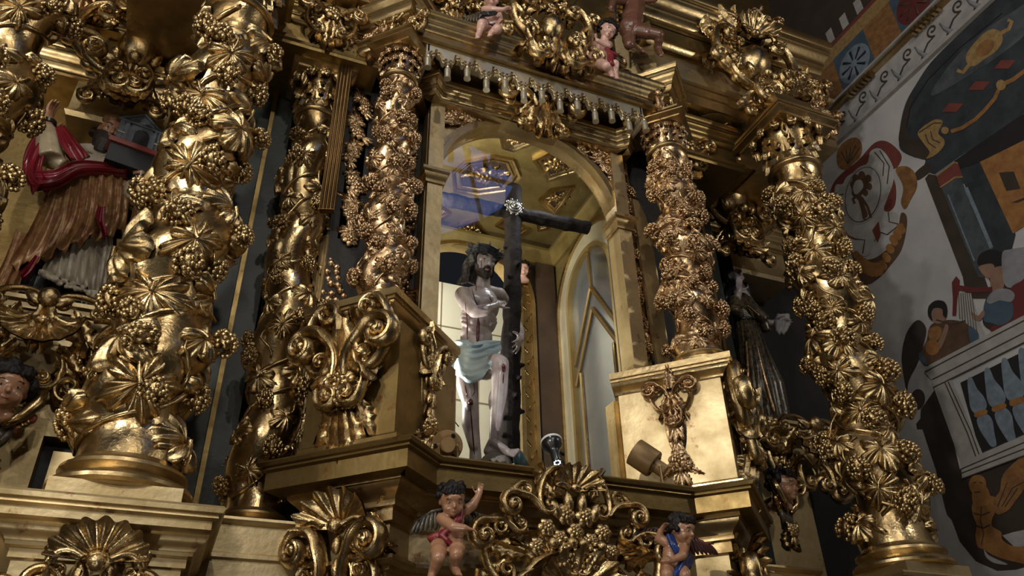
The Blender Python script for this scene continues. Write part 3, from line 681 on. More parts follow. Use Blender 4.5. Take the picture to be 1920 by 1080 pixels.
        for row, (h, k, sc) in enumerate(((.02, 12, .40), (.26, 14, .40), (.50, 14, .36))):
            for i in range(k):
                a = 2*PI*(i+.5*row)/k; d = (a-cth+PI) % (2*PI)-PI
                if abs(d) > 2.1: continue
                rr = rt*(1.0+.10*row); M = TR(rr*math.cos(a), rr*math.sin(a), cz+ch*h) @ RZ(a+PI/2)
                inst('acanthus_leaf', ACAN[1], mt, cap_, M @ SX(ch*sc*1.1, ch*sc*1.2, ch*sc))
                if row < 2: inst('flower', FLOW, mt, cap_, M @ TR(0, -rt*.18, ch*.30) @ SX(ch*.20, ch*.24, ch*.20))
    h = rt*abw; z = H-.001
    q = [(-h, -h), (h, -h), (h, h), (-h, h)]; c, s_ = math.cos(rot), math.sin(rot); q = [(c*a-s_*b_, s_*a+c*b_) for a, b_ in q]
    MB().sweep(q, [(-h, z-ch*.16), (-.01, z-ch*.16), (-.01, z-ch*.11), (.0, z-ch*.10), (.02, z-ch*.05), (.03, z-ch*.04), (.03, z), (-h, z)], closed=True).build('abacus', GOLDM, t)
    return t
column('large gilded twisted column with vines, beside the saint holding a model church', AX-2.34, 3.95, 1.15, 4.95, .230, .052, 4.4, .5, 1, 11, 28, 24, cap=.52, group='great outer columns', leaf=1.42)
column('large gilded twisted column with vines, beside the painted side wall', AX+2.34, 3.95, 1.15, 4.98, .232, .050, 4.4, 2.2, -1, 12, 46, 30, cap=.46, group='great outer columns', leaf=1.15)
column('dark set-back twisted column behind the green pilaster, left of the niche', AX-1.69, 4.65, 1.235, 4.78, .165, .035, 4.2, .8, 1, 13, 26, 18, cap=.40, mt=GOLD, group='set-back inner columns', leaf=1.2)
column('slender coppery twisted column on the dark corner-on pedestal left of the glass niche', AX-1.17, 4.17, 2.50, 4.84, .140, .034, 4.0, 1.2, 1, 15, 46, 24, cap=.33, rot=PI/4, mt=GOLDC, group='slender inner columns', wreath=True, leaf=.95, grape=.66, abw=1.35)
column('slender twisted column on the bright corner-on pedestal right of the glass niche', AX+1.17, 4.17, 2.50, 4.84, .172, .050, 3.6, 2.9, -1, 16, 50, 30, cap=.30, rot=PI/4, mt=GOLDC, group='slender inner columns', wreath=True, leaf=.95, grape=.62, abw=1.3)
column('large twisted column cut off by the upper left corner of the picture', -1.46, 4.02, 1.15, 4.95, .205, .045, 4.4, .2, 1, 17, 28, 22, cap=.5, group='great outer columns', leaf=1.25)
# ================================================================== carved ornament
def carving(name, label, loc, rz, spec, size, mt=GOLD, sym=True, seed=0, group=None, sxz=(1, 1), dep=1.0, on=None):
    if on is None: t = thing(name, label, 'carving', loc, rz, group)
    else:                                                   # carved out of a pedestal: a part of it, on its own ground
        t = MB().ball((0, .01, -.30*size), (.22*size, .035, .75*size), 12, 10).build(name, mt, on, TR(*(V(loc)-V(on.location))) @ RZ(rz), ang=180, label=label)
    carve(t, [(r[0], r[1]*size*sxz[0], r[2]*size*sxz[1], r[3], r[4]*size, *(r[5:6] or (1,)), *((r[6]*size,) if len(r) > 6 else ())) for r in spec], mt, sym, seed, dep=dep)
    return t
CART = [('O', 0, .12, 0, .95, .80, -.12), ('H', 0, .62, 0, 1.05, 1.1, .12), ('A', .22, .72, 28, .75, 1.2, .06), ('A', .42, .58, 62, .62, 1.2, .04),
        ('C', .62, .22, 180, .92, 1, .04), ('V', .48, -.05, 65, .62, 1, .04), ('A', .70, .55, 35, .55, 1.3), ('A', .78, .0, 105, .55, 1.3), ('S', .80, -.25, 25, .7, 1, .02),
        ('C', .40, -.38, 235, .62, 1, .12), ('V', .20, -.40, 165, .62, 1, .16), ('A', .13, -.45, 172, .72, 1.2, .14), ('B', 0, -.40, 180, .72, 1, .18), ('A', .36, -.72, 150, .5, 1.2, .08),
        ('H', 0, -.98, 180, .72, 1.1, .10), ('V', .30, -.92, 120, .42, 1, .06), ('O', 0, -.30, 0, .20, 1, .28), ('F', .52, .52, 0, .30, 1, .12), ('A', .12, .98, 12, .5, 1.3, .05), ('U', .30, -.18, 20, .3, 1, .18)]
carving('carved_cartouche', 'gilded scrollwork cartouche with convex boss above the saint with the model church', (-1.07, 5.34, 5.24), 0, CART, .52, seed=1, group='cartouches above the side niches', sxz=(1, 1.0))
carving('carved_cartouche', 'gilded scrollwork cartouche above the dark-robed figure in the right niche', (4.80, 5.26, 5.30), 0, CART, .58, seed=2, group='cartouches above the side niches', sxz=(1, 1.1))
carving('carved_cartouche', 'large gilded scroll cartouche on the entablature at the upper right', (4.30, 4.00, 5.86), 0, CART, .48, seed=3, sxz=(1, 1.3))
for s in (-1, 1):
    pass
carving('carved_keystone', 'gilded shell and scroll ornament at the crown of the niche arch', (AX+.02, 4.23, 4.72), 0,
        [('V', .16, -.10, 42, .95, 1.1, .10), ('C', .62, .16, 140, .62, 1, .06), ('A', .10, .10, 172, .95, 1.3, .16), ('A', .26, .05, 150, .85, 1.2, .10), ('B', 0, .12, 180, .95, 1, .22), ('F', 0, .30, 0, .36, 1, .26), ('A', .14, .24, 30, .5, 1.3, .14), ('V', .34, -.38, 120, .42, 1, .08), ('O', .0, .12, 0, .2, 1, .3)], .34, seed=4)
carving('carved_cartouche', 'gilded cartouche with a swelling egg between the two cherubs on the canopy', (AX+.04, 4.0, 5.42), 0,
        [('O', 0, .0, 0, .72, .78, .02), ('C', .52, .18, 180, .95, 1, .06), ('A', .30, .30, 25, .8, 1.2, .1), ('A', .10, .42, 8, .75, 1.2, .1), ('V', .30, -.30, 150, .75, 1, .16), ('V', .62, -.22, 95, .55, 1, .06), ('C', .34, -.58, 210, .62, 1, .22),
         ('A', .16, -.42, 172, .75, 1.2, .22), ('B', 0, -.42, 180, .72, 1, .28), ('A', .46, -.5, 140, .55, 1.2, .12), ('S', .78, .25, 10, .9, 1, .03), ('A', .86, .3, 30, .5, 1.3), ('F', 0, .52, 0, .4, 1, .12), ('H', 0, .78, 0, .9, 1, .04), ('F', .3, .72, 0, .34, 1, .1)], .42, seed=5, sxz=(1, 1.15))
# consoles on the outer faces of the corner-on pedestals, drops on their inner faces
CONS = [('V', .08, -.55, 18, 1.02, 1.0, .20), ('V', .30, -.40, 172, .62, 1, .22), ('A', 0, -.30, 0, .95, 1.1, .10), ('A', .10, -.42, 14, .9, 1.1, .16), ('C', .36, .10, 180, .9, 1, .16), ('B', 0, .28, 180, .95, 1, .38),
        ('A', .18, -.1, 160, .7, 1.2, .30), ('F', .0, -.55, 0, .46, 1, .26), ('F', .27, -.66, 0, .36, 1, .16), ('U', .14, -.80, 20, .36, 1, .22), ('U', .34, -.46, -20, .3, 1, .22), ('G', 0, -.58, 0, .42, 1, .22), ('A', .22, -.86, 160, .55, 1.2, .12),
        ('A', .10, -1.02, 170, .66, 1.2, .12), ('B', 0, -1.02, 180, .78, 1, .14), ('O', .12, -.72, 0, .15, 1, .3), ('O', .2, -.62, 0, .13, 1, .3)]
DROP = [('A', 0, .25, 0, .5, 1.2, .06), ('V', .04, .05, 28, .56, 1, .06), ('C', .22, .10, 200, .45, 1, .06), ('A', .08, .12, 160, .5, 1.2, .12), ('B', 0, .12, 180, .6, 1, .14), ('V', .10, -.05, 165, .38, 1, .1), ('K', 0, -.40, 0, .52, 1, .06), ('K', 0, -.62, 0, .46, 1, .06),
        ('F', 0, -.86, 0, .46, 1, .10), ('F', .12, -.94, 0, .3, 1, .08), ('K', 0, -1.08, 0, .55, 1, .06), ('A', .06, -1.05, 165, .36, 1.2, .04), ('A', .13, -.98, 120, .3, 1.2, .03)]
for s in (-1, 1):
    c = V((AX+s*1.10, 3.90, 0)); d = V((s*.7071, .7071, 0)); e = V((-s*.7071, .7071, 0))
    p = c+d*.30
    carving('carved_console', 'gilded console with acanthus, fruit and leaf drop on the dark left pedestal' if s < 0 else 'gilded console with fruit and scrolls on the outer face of the bright right pedestal', (p.x, p.y, 2.20), s*PI/4, CONS, .40, seed=7, group='pedestal consoles', sxz=(1.0, 1.06), dep=1.0, on=PEDL if s < 0 else PEDR)
    p = c+e*.34
    carving('carved_drop', 'hanging gilded drop of scrolls and flowers beside the left edge of the glass niche' if s < 0 else 'hanging gilded drop of husks and flowers on the bright face of the right pedestal', (p.x, p.y, 2.18), -s*PI/4, DROP, .36, mt=GOLDC if s > 0 else GOLD, seed=8, group='pedestal drops', sxz=(.9, 1.25), on=PEDL if s < 0 else PEDR)
    # consoles with shells under the ledge
    b0 = V((BODY[2][0] if s < 0 else BODY[5][0], BODY[2][1], 0)); p = b0+d*.26
    carving('carved_console', 'gilded shell console under the left spur of the ledge, beside the red-sashed cherub' if s < 0 else 'gilded shell console under the right spur of the ledge', (p.x, p.y, 1.06), s*PI/4,
        [('H', 0, .32, 0, 1.05, 1.15, .16), ('V', .26, -.62, -2, .98, .9, .16), ('V', .52, .42, 178, .60, 1, .14), ('V', .20, -.10, 172, .72, .8, .10), ('U', 0, .10, 0, .30, 1, .20), ('U', 0, -.20, 0, .26, 1, .18), ('C', .34, -.55, 190, .7, 1, .12), ('A', .10, -.35, 175, .6, 1.2, .14), ('B', 0, -.45, 180, .7, 1, .12), ('A', .42, .1, 110, .4, 1.2, .06), ('U', .40, -.2, 30, .34, 1, .12), ('V', .18, -.80, 160, .6, 1, .12), ('O', 0, .30, 0, .2, 1, .3), ('A', .30, .3, 40, .5, 1.2, .1)], .40, seed=9, group='shell consoles under the ledge')
carving('carved_console', 'gilded shell console with side volutes at the lower left edge of the picture', (AX-2.34, 3.72, .73), 0,
        [('H', 0, .26, 0, .95, 1.2, .16), ('C', .28, .28, 150, .42, 1, .16), ('V', .52, .36, 176, .80, -1, .10), ('U', .14, .06, 12, .42, 1, .14), ('A', .13, .10, 172, .8, 1.2, .12), ('B', 0, .05, 180, .6, .6, .16), ('V', .26, -.5, 4, .7, 1, .08), ('O', 0, .20, 0, .2, 1, .3), ('A', .42, -.1, 150, .6, 1.2, .06)], .36, seed=10)
carving('carved_console', 'gilded shell console under the great column at the lower right', (AX+2.34, 3.72, .73), 0,
        [('H', 0, .26, 0, .95, 1.2, .16), ('V', .52, .36, 176, .80, -1, .10), ('U', .14, .06, 12, .42, 1, .14), ('A', .13, .10, 172, .8, 1.2, .12), ('V', .26, -.5, 4, .7, 1, .08)], .36, seed=10)
# great cartouche below the niche
carving('carved_cartouche', 'broad gilded cartouche of scrolls, flowers and shell below the glass niche', (AX-.05, 4.0, 1.13), 0,
        [('H', 0, .70, 0, .72, 1.1, .20), ('C', .30, .66, 160, .50, 1, .20), ('V', .48, .38, 60, .55, 1, .20), ('C', .72, .42, 170, .50, 1, .12), ('A', .22, .60, 30, .5, 1.3, .2), ('F', .14, .36, 0, .34, 1, .22), ('F', .40, .18, 0, .30, 1, .2), ('F', .0, .16, 0, .30, 1, .2), ('F', .22, .06, 0, .26, 1, .2), ('U', .30, .44, 25, .34, 1, .22), ('U', .10, .54, 10, .3, 1, .24),
         ('V', .80, .10, 75, .62, 1, .12), ('C', 1.0, -.12, 190, .62, 1, .1), ('A', .62, .12, 100, .6, 1.3, .12), ('A', .70, -.15, 70, .62, 1.3, .14), ('A', .90, -.28, 130, .6, 1.3, .12), ('V', .62, -.35, 140, .6, 1, .12), ('G', .18, .10, 0, .4, 1, .16), ('O', .08, .0, 0, .15, 1, .24), ('O', .34, -.02, 0, .15, 1, .24), ('F', .52, -.05, 0, .28, 1, .16),
         ('A', .32, -.12, 80, .6, 1.2, .12), ('A', .12, -.2, 40, .5, 1.2, .12), ('C', .34, -.42, 120, .7, 1, .1), ('H', 0, -.55, 0, 1.1, 1.2, .06), ('A', .45, -.5, 150, .6, 1.2, .1), ('A', 1.05, .12, 60, .4, 1.3, .06), ('F', .95, .22, 0, .24, 1, .1), ('U', .78, .26, 40, .26, 1, .16)], .43, seed=11)
# brackets under the statues' shelves
BRK = [('H', 0, -.18, 180, .85, 1.2, .30), ('B', .02, .02, 178, .55, 1.1, .42), ('A', .30, .02, 150, .62, 1.3, .30), ('V', .52, -.02, 100, .55, 1, .22), ('C', .36, .08, 100, .45, 1, .30), ('V', .64, -.62, 12, .85, 1, .12), ('C', .84, -.10, 170, .55, 1, .10), ('U', .16, .10, 60, .30, 1, .40), ('O', .0, .10, 0, .26, 1, .46), ('F', .60, .10, 0, .30, 1, .24), ('C', .58, -.62, 200, .8, 1, .12),
       ('A', .80, .10, 95, .55, 1.3, .08), ('A', .46, -.28, 200, .6, 1.2, .16), ('A', .24, -.42, 140, .55, 1.2, .2), ('G', .64, -.30, 0, .45, 1, .08), ('V', .22, -.50, 160, .5, 1, .16), ('U', .80, -.46, 20, .3, 1, .1), ('A', .94, -.06, 60, .45, 1.2, .04)]
carving('carved_bracket', 'gilded scroll bracket under the shelf of the saint with the model church', (-1.06, 5.30, 2.66), 0, BRK, .52, seed=12, group='brackets under the side shelves')
carving('carved_bracket', 'gilded scroll bracket under the dark-robed figure in the right niche', (AX+2.98, 5.30, 2.66), 0, BRK, .52, seed=13, group='brackets under the side shelves')
# smaller pieces on the entablatures
PIECE = [('A', 0, .1, 0, .8, 1.2, .08), ('V', .10, -.15, 30, .7, 1, .06), ('F', 0, .05, 0, .5, 1, .16), ('A', .12, .0, 165, .7, 1.2, .08), ('B', 0, -.05, 180, .8, 1, .10), ('C', .30, -.15, 190, .6, 1, .04), ('U', .16, -.4, 10, .3, 1, .1), ('A', .2, .15, 50, .5, 1.2, .05)]
for lab, loc, rz, sz in (('small leaf ornament at the right end of the upper right entablature', (5.08, 4.08, 5.98), 0, .32), ('small leaf ornament low on the upper right entablature near the wall', (5.10, 4.06, 5.55), 0, .28), ('small leaf ornament on the block above the upper right entablature', (4.85, 4.22, 7.02), 0, .32),
    ('small ornament on the left end of the upper right entablature', (4.02, 4.04, 6.15), 0, .30), ('flower ornament on the left face of the block above the slender left column', (AX-1.28, 4.14, 5.22), -PI/4, .26), ('flower ornament on the right face of the block above the slender left column', (AX-1.06, 4.14, 5.20), PI/4, .26),
    ('flower ornament on the right face of the block above the slender right column', (AX+1.28, 4.14, 5.18), PI/4, .24), ('flower ornament on the left face of the block above the slender right column', (AX+1.05, 4.14, 5.16), -PI/4, .26), ('dark scroll ornament above the set-back left column', (AX-1.72, 4.26, 5.08), 0, .36), ('scroll ornament above the canopy beside the left cherub', (AX-.72, 4.3, 5.72), 0, .4),
    ('scroll ornament above the canopy beside the right cherub', (AX+.62, 4.3, 5.55), 0, .42), ('leaf rosette under the soffit beside the slender right column', (3.62, 4.42, 4.94), 0, .42), ('dark leaf spray on the black board behind the capital of the slender right column', (3.42, 4.74, 4.72), 0, .46), ('lower leaf spray on the black board beside the slender right column', (3.66, 4.74, 4.52), 0, .38), ('gilded ornament over the dark block at the upper left', (AX-1.55, 4.2, 5.55), 0, .36), ('leaf ornament over the abacus of the slender left column', (AX-1.4, 4.3, 5.0), -PI/4, .26),
    ('flower ornament at the right end of the canopy', (AX+1.10, 4.08, 5.02), PI/4, .20), ('leaf ornament at the left end of the canopy', (AX-1.12, 4.05, 5.06), -PI/4, .22), ('leaf ornament above the far left cartouche', (-1.6, 5.36, 5.75), 0, .36), ('leaf ornament above the saint near the large left column', (-.75, 5.36, 5.72), 0, .36)):
    carving('leaf_ornament', lab, loc, rz, PIECE, sz, seed=hash(lab) % 7 if False else len(lab), mt=GOLD if len(lab) % 2 else GOLDC, group='small entablature ornaments')
# foliage strips: beside the frame, and on the side of the central body
def strip(label, x, y, z0, z1, w_, seed, mt, keys='LAGKFU', rz=0):
    t = thing('carved_strip', label, 'carving', (x, y, z0), rz, 'carved foliage strips'); rg = random.Random(seed); z = 0; n = 0
    MB().box((-w_*.4, 0, 0), (w_*.4, .03, z1-z0)).build('ground', GOLDD, t)
    while z < z1-z0:
        k = keys[n % len(keys)]; nm, fn = NAMES[k]; s = w_*rg.uniform(.75, 1.15)*(1.1 if k in 'LG' else .9)
        inst(nm, fn(rg), mt, t, TR(rg.uniform(-.3, .3)*w_, -.015, z+(.5*s if k == 'G' else 0)) @ RY(rg.uniform(-1.2, 1.2) if k != 'G' else rg.uniform(-.3, .3)) @ SX(s, s, s)); z += w_*.33; n += 1
    return t
strip('dark foliage strip between the slender left column and the niche frame', AX-.98, 4.52, 2.55, 4.7, .15, 1, GOLDC)
strip('dark foliage strip between the niche frame and the slender right column', AX+.945, 4.53, 2.75, 4.75, .11, 2, GOLDC)
strip('carved strip of grapes and leaves behind the dark left pedestal', AX-1.42, 4.72, 1.55, 3.2, .24, 3, GOLDC, 'GLGAG')
strip('carved strip of grapes and leaves behind the bright right pedestal', AX+1.42, 4.72, 1.55, 3.2, .24, 4, GOLDC, 'GLGAG')
strip('foliage strip at the dark side of the set-back left column', AX-1.36, 4.6, 3.3, 4.75, .16, 5, GOLDC, 'FLAKF')
# spandrels of the arch
def spandrel(s):
    rg = random.Random(20+s); n = 0
    for i in range(170):
        x = rg.uniform(.10, .74); z = rg.uniform(4.05, 4.64); r = math.hypot(x, z-ZS)
        if r < .87: continue
        k = rg.choice('AAVCLF'); nm, fn = NAMES[k]; sz = rg.uniform(.11, .20)
        inst(nm, fn(rg), GOLDC, SPAN, TR(s*x, 0, z-1.56) @ RY(rg.uniform(0, 6.28)) @ SX(sz, sz*.55, sz)); n += 1
SPAN = obj('spandrel_foliage', MB().box((-.75, .028, 4.62-1.56), (.75, .036, 4.64-1.56)).mesh('g'), GOLDC, FR)
spandrel(-1); spandrel(1)
# fluted posts beside the central body
def fluted(label, loc, w_, h, lean, mt, rz=0):
    t = thing('fluted_post', label, 'post', loc, rz, 'fluted posts'); t.rotation_euler = (lean, 0, rz)
    MB().box((-w_/2, 0, 0), (w_/2, .05, h)).build('board', mt, t)
    for k in range(4): x = -w_/2+w_*(k+.5)/4; MB().tube([(x, 0, .01), (x, 0, h-.01)], w_*.10, 6).build('flute', mt, t, ang=180)
fluted('pale fluted gilded post behind the slender left column, above the ledge', (AX-1.52, 4.62, 1.56), .085, 1.75, 0, GOLDF, -PI/4)
fluted('dark brown fluted board running up between the two left columns', tuple(P(612, 392, 4.40)), .10, 1.52, .0, mat('brown_gilt', (.16, .09, .03), .45, .9, (.09, .05, .02), 6), -.3)
# tassels and scalloped lambrequin under the canopy
LB = thing('lambrequin', 'pale scalloped valance with tassels hanging under the canopy cornice', 'valance', (AX, 4.06, 4.70))
SILV = mat('silver_gilt', (.70, .64, .50), .42, .85, (.52, .46, .33), 5, .1, 40)
n = 13; x0, x1 = -.99, .90; N_ = 240
def low(u):
    q = (u*(n-1)); f = abs((q+.5) % 1-.5)*2; k = int(round(q)) % 2
    return .115-(.075 if k else .035)*max(0, 1-(f*1.25)**4)-.022*(1 if (q*4) % 1 < .55 else 0)
A_ = [(x0+(x1-x0)*i/N_, .215) for i in range(N_+1)]; B_ = [(x0+(x1-x0)*i/N_, .205-(.205-low(i/N_))) for i in range(N_+1)]
band(MB(), A_, B_, 0, .03).build('board', SILV, LB)
pts = [(x, -.006, z+.010) for x, z in B_]; MB().tube(pts, .006, 5).build('edge_bead', GOLDM, LB, ang=180)
pts = [(x, -.006, z+.045) for x, z in B_]; MB().tube(pts, .005, 5).build('meander_bead', GOLDM, LB, ang=180)
TS = MB().lathe([(.001, .05), (.014, .045), (.012, .03), (.022, .02), (.026, 0), (.024, -.06), (.028, -.085), (.001, -.085)], 12).tube([(0, 0, .05), (0, 0, .10)], .004, 5).mesh('tassel', 50)
for i in range(n):
    x = x0+(x1-x0)*i/(n-1); inst('tassel', TS, SILV, LB, TR(x, -.02, low(i/(n-1))-(.075 if i % 2 else .055)))
for s_ in (x0, x1): MB().box((s_-.012, 0, .02), (s_+.012, .45, .215)).build('end_board', SILV, LB)
# ================================================================== figures
SKINC = mat('painted_flesh_pale', (.47, .415, .41), .40, 0, (.30, .235, .235), 7, .06, 25, coat=.22)
SKINP = mat('painted_flesh_pink', (.66, .42, .35), .32, 0, (.58, .33, .26), 10, .04, 20, coat=.35)
SKINT = mat('painted_flesh_tan', (.44, .235, .135), .30, 0, (.36, .17, .09), 10, .05, 20, coat=.4)
SKINB = mat('brown_flesh', (.17, .075, .045), .32, 0, (.12, .05, .03), 8, .05, 20, coat=.4)
HAIR = mat('dark_hair', (.016, .012, .010), .5, 0, (.008, .006, .006), 20, .5, 50, spec=.25)
BEARD = mat('brown_beard', (.035, .022, .016), .5, 0, (.02, .012, .01), 30, .5, 60)
BLOOD = mat('blood', (.10, .006, .010), .25, 0, (.05, .004, .006), 20, 0, coat=.5)
LIP = mat('lip', (.38, .10, .09), .35, coat=.4); EYEW = mat('eye_white', (.36, .32, .29), .3, coat=.3); EYED = mat('eye_dark', (.012, .009, .008), .2, coat=.6)
THORN = mat('thorn_branch', (.012, .015, .020), .6, 0, (.010, .012, .016), 20, .3, 60)
CLOTH = mat('loincloth', (.44, .54, .58), .5, 0, (.34, .44, .50), 6, .08, 30, coat=.1)
def basis(F, U):
    F = V(F).normalized(); R = F.cross(V(U)).normalized(); U = R.cross(F).normalized(); return F, U, R     # R: to the figure's right seen from behind = viewer's left when facing us is -R
def head(par, mb, c, F, U, s, skin, baby=False, eyes=True, mouth=True):
    """adds skull, jaw, nose, brows, cheeks, ears to mb; eyes and mouth become parts"""
    F, U, R = basis(F, U); c = V(c); B = Matrix((R, F, U)).transposed()
    def q(r, f, u): return c+R*(r*s)+F*(f*s)+U*(u*s)
    def e(r, f, u, a, b, d, rot=None): mb.ball(q(r, f, u), (a*s, b*s, d*s), 16, 12, R=B @ rot if rot is not None else B)
    if baby:
        e(0, 0, .06, .43, .47, .44); e(0, .14, -.16, .36, .34, .33)
        for k in (-1, 1): e(k*.19, .30, -.19, .15, .14, .15); e(k*.16, .37, .09, .13, .05, .045); e(k*.42, -.02, -.06, .05, .09, .12)
        mb.capsule(q(0, .44, .02), q(0, .54, -.10), .035*s, .062*s); e(0, .40, -.36, .10, .09, .085)
        e(0, .42, .16, .26, .06, .12); e(0, .46, -.245, .085, .06, .028); e(0, .455, -.285, .07, .055, .026)
    else:
        e(0, -.02, .12, .34, .43, .38); e(0, .12, -.16, .26, .29, .28); e(0, .31, -.42, .115, .10, .10)
        for k in (-1, 1): e(k*.17, .27, -.05, .10, .12, .085); e(k*.15, .365, .095, .115, .05, .035); e(k*.33, -.03, -.02, .04, .08, .12); e(k*.17, .17, -.30, .10, .16, .10)
        mb.capsule(q(0, .40, .07), q(0, .53, -.13), .032*s, .055*s); e(0, .47, -.14, .085, .05, .04)
        e(0, .36, .22, .22, .06, .12); e(0, .41, -.245, .10, .055, .026); e(0, .40, -.285, .085, .05, .026)
    if eyes:
        ex, ef, eu, er = (.165, .405, .015, .046) if baby else (.15, .350, .025, .040)
        for k in (-1, 1):
            o = MB().ball(q(k*ex, ef, eu), (er*s*1.4, er*s*.8, er*s*.62), 10, 8, R=B).build('eye', EYEW, par, ang=180)
            MB().ball(q(k*ex, ef+er*.45, eu), (er*s*.62, er*s*.5, er*s*.60), 8, 6, R=B).build('iris', EYED, o, ang=180)
            MB().tube([q(k*(ex-.08), ef+.045, eu+.105), q(k*ex, ef+.055, eu+.135), q(k*(ex+.10), ef+.0, eu+.105)], .016*s, 6).build('eyebrow', BEARD, par, ang=180)
    if mouth:
        mf, mu = (.50, -.262) if baby else (.448, -.262)
        MB().ball(q(0, mf, mu), (.085*s, .022*s, .022*s), 10, 6, R=B).build('mouth', LIP, par, ang=180)
    return q, B
def hand(mb, W, D, N, s, curl=.35, side=1, spread=.5):
    """palm, four fingers of unequal length with bent knuckles, and a thumb from the side of the palm"""
    W = V(W); D = V(D).normalized(); N = V(N); N = (N-D*N.dot(D)).normalized(); S = D.cross(N)*side
    B = Matrix((S, D, N)).transposed()
    mb.ball(W+D*.050*s, (.042*s, .055*s, .018*s), 12, 10, R=B); mb.capsule(W-D*.02*s, W+D*.03*s, .026*s, .028*s)
    for k, (o, L) in enumerate(((.030, .075), (.010, .085), (-.011, .078), (-.031, .060))):
        p = W+D*.088*s+S*o*s; a = 0; d = (D+S*(o*spread*9)).normalized()
        for j, f in enumerate((.45, .32, .26)):
            a += curl*(.7 if j == 0 else 1); v = d*math.cos(a)+N*math.sin(a); p2 = p+v*L*f*s
            mb.capsule(p, p2, (.0098-.001*j)*s, (.0092-.001*j)*s, 8); p = p2
    p = W+D*.022*s+S*.030*s; v = (S*.85+D*.55+N*.25).normalized()
    for j, f in enumerate((.036, .032, .026)):
        p2 = p+v*f*s; mb.capsule(p, p2, (.0125-.001*j)*s, (.0112-.001*j)*s, 8); p = p2; v = (v+D*.35).normalized()
def limb(mb, pts, rad, n=14):
    for (a, ra), (b, rb) in zip(zip(pts, rad), zip(pts[1:], rad[1:])): mb.capsule(a, b, ra, rb, n)
def lerp(a, b, t): return V(a).lerp(V(b), t)
# ---------------------------------------------------------------- the man with the cross
YC = 4.70
CH = thing('painted_statue', 'life-size statue of a bleeding man in a loincloth holding a cross', 'statue', P(893, 880, YC))
OC = TR(*(-CH.location))
def cb_(name, m, mb, parent=None, ang=180, **k): mb.v = [tuple(OC @ V(a)) for a in mb.v]; return mb.build(name, m, parent or CH, ang=ang, **k)
b = MB()
e = lambda px, py, Y, r, R=None: b.ball(P(px, py, Y), r, 20, 14, R=R)
tw = Matrix.Rotation(.12, 3, 'Y')
e(900, 572, 4.745, (.150, .105, .150), tw); e(897, 600, 4.74, (.140, .100, .13), tw); e(893, 632, 4.73, (.122, .088, .13)); e(888, 668, 4.73, (.145, .105, .115))
for x, y, Y, r in ((884, 563, 4.665, .070), (916, 564, 4.675, .070)): b.ball(P(x, y, Y), (r, .045, r*.72), 14, 10)             # chest
for x, y in ((887, 603), (901, 604), (886, 617), (900, 618), (886, 632), (899, 633)): b.ball(P(x, y, 4.655), (.034, .022, .028), 10, 8)   # belly
for k in range(4):
    for sx in (-1, 1): b.tube([P(898+sx*(16+k*2), 588+k*7, 4.66), P(898+sx*(30+k), 584+k*7, 4.72)], .012, 6)                # ribs
b.ball(P(893, 641, 4.65), (.055, .03, .05), 12, 10)
limb(b, [P(903, 553, 4.75), P(907, 520, 4.71)], [.064, .050])
limb(b, [P(880, 552, 4.74), P(905, 545, 4.74), P(932, 552, 4.79)], [.055, .055, .055])                                      # shoulder girdle
b.tube([P(884, 552, 4.66), P(903, 549, 4.66)], .013, 6); b.tube([P(905, 549, 4.66), P(926, 551, 4.70)], .013, 6)
# arm folded over the breast
limb(b, [P(868, 553, 4.72), P(873, 566, 4.64), P(889, 585, 4.52)], [.064, .056, .042]); limb(b, [P(889, 585, 4.52), P(908, 582, 4.51), P(928, 574, 4.55)], [.043, .044, .029])
wd = (P(938, 562, 4.60)-P(928, 574, 4.55)); hand(b, P(928, 574, 4.55), wd, (.3, .9, -.1), .95, .30, -1, .3)
# arm round the shaft of the cross
limb(b, [P(935, 553, 4.80), P(950, 572, 4.94), P(964, 598, 5.00)], [.060, .050, .042]); limb(b, [P(964, 598, 5.00), P(974, 620, 4.94), P(976, 634, 4.82)], [.043, .038, .029])
hand(b, P(976, 634, 4.82), P(961, 668, 4.70)-P(976, 634, 4.82), (-.5, .6, .3), 1.05, .16, -1, 1.1)
# standing leg
limb(b, [P(873, 690, 4.73), P(876, 722, 4.69), P(882, 757, 4.66)], [.088, .076, .056]); limb(b, [P(882, 757, 4.66), P(882, 795, 4.70), P(891, 842, 4.72)], [.056, .060, .038])
b.ball(P(882, 758, 4.625), (.036, .03, .045), 10, 8); limb(b, [P(884, 768, 4.645), P(890, 838, 4.69)], [.030, .026])
limb(b, [P(891, 842, 4.72), P(892, 872, 4.73)], [.038, .045]); limb(b, [P(892, 876, 4.72), P(893, 882, 4.55)], [.04, .03])
# raised leg, foot on the stone
limb(b, [P(908, 690, 4.72), P(924, 680, 4.58), P(938, 682, 4.45)], [.092, .082, .060]); limb(b, [P(938, 683, 4.45), P(936, 735, 4.49), P(926, 828, 4.52)], [.060, .056, .034])
b.ball(P(941, 684, 4.405), (.038, .03, .045), 10, 8); limb(b, [P(940, 700, 4.43), P(930, 822, 4.50)], [.032, .024]); b.ball(P(929, 752, 4.53), (.05, .05, .10), 12, 10)
limb(b, [P(926, 826, 4.52), P(916, 846, 4.56)], [.036, .034]); limb(b, [P(918, 848, 4.54), P(934, 845, 4.52), P(952, 848, 4.47)], [.032, .036, .028]); limb(b, [P(927, 832, 4.51), P(945, 843, 4.48)], [.034, .030])
for k in range(5):
    a = P(952, 845+k*1.6, 4.475-.010*k+.02); z = P(972-2.2*k, 844+k*3.0, 4.43-.010*k+.02); limb(b, [a, lerp(a, z, .6), z], [.012, .0105, .010 if k else .013])
HD = P(907, 491, 4.68)
q_, B_h = head(CH, b, HD, (.10, -.86, -.42), (.04, -.1, 1), .245, SKINC)
for o in list(CH.children): o.data.transform(OC)
for o in list(CH.children):
    for g in o.children: g.data.transform(OC)
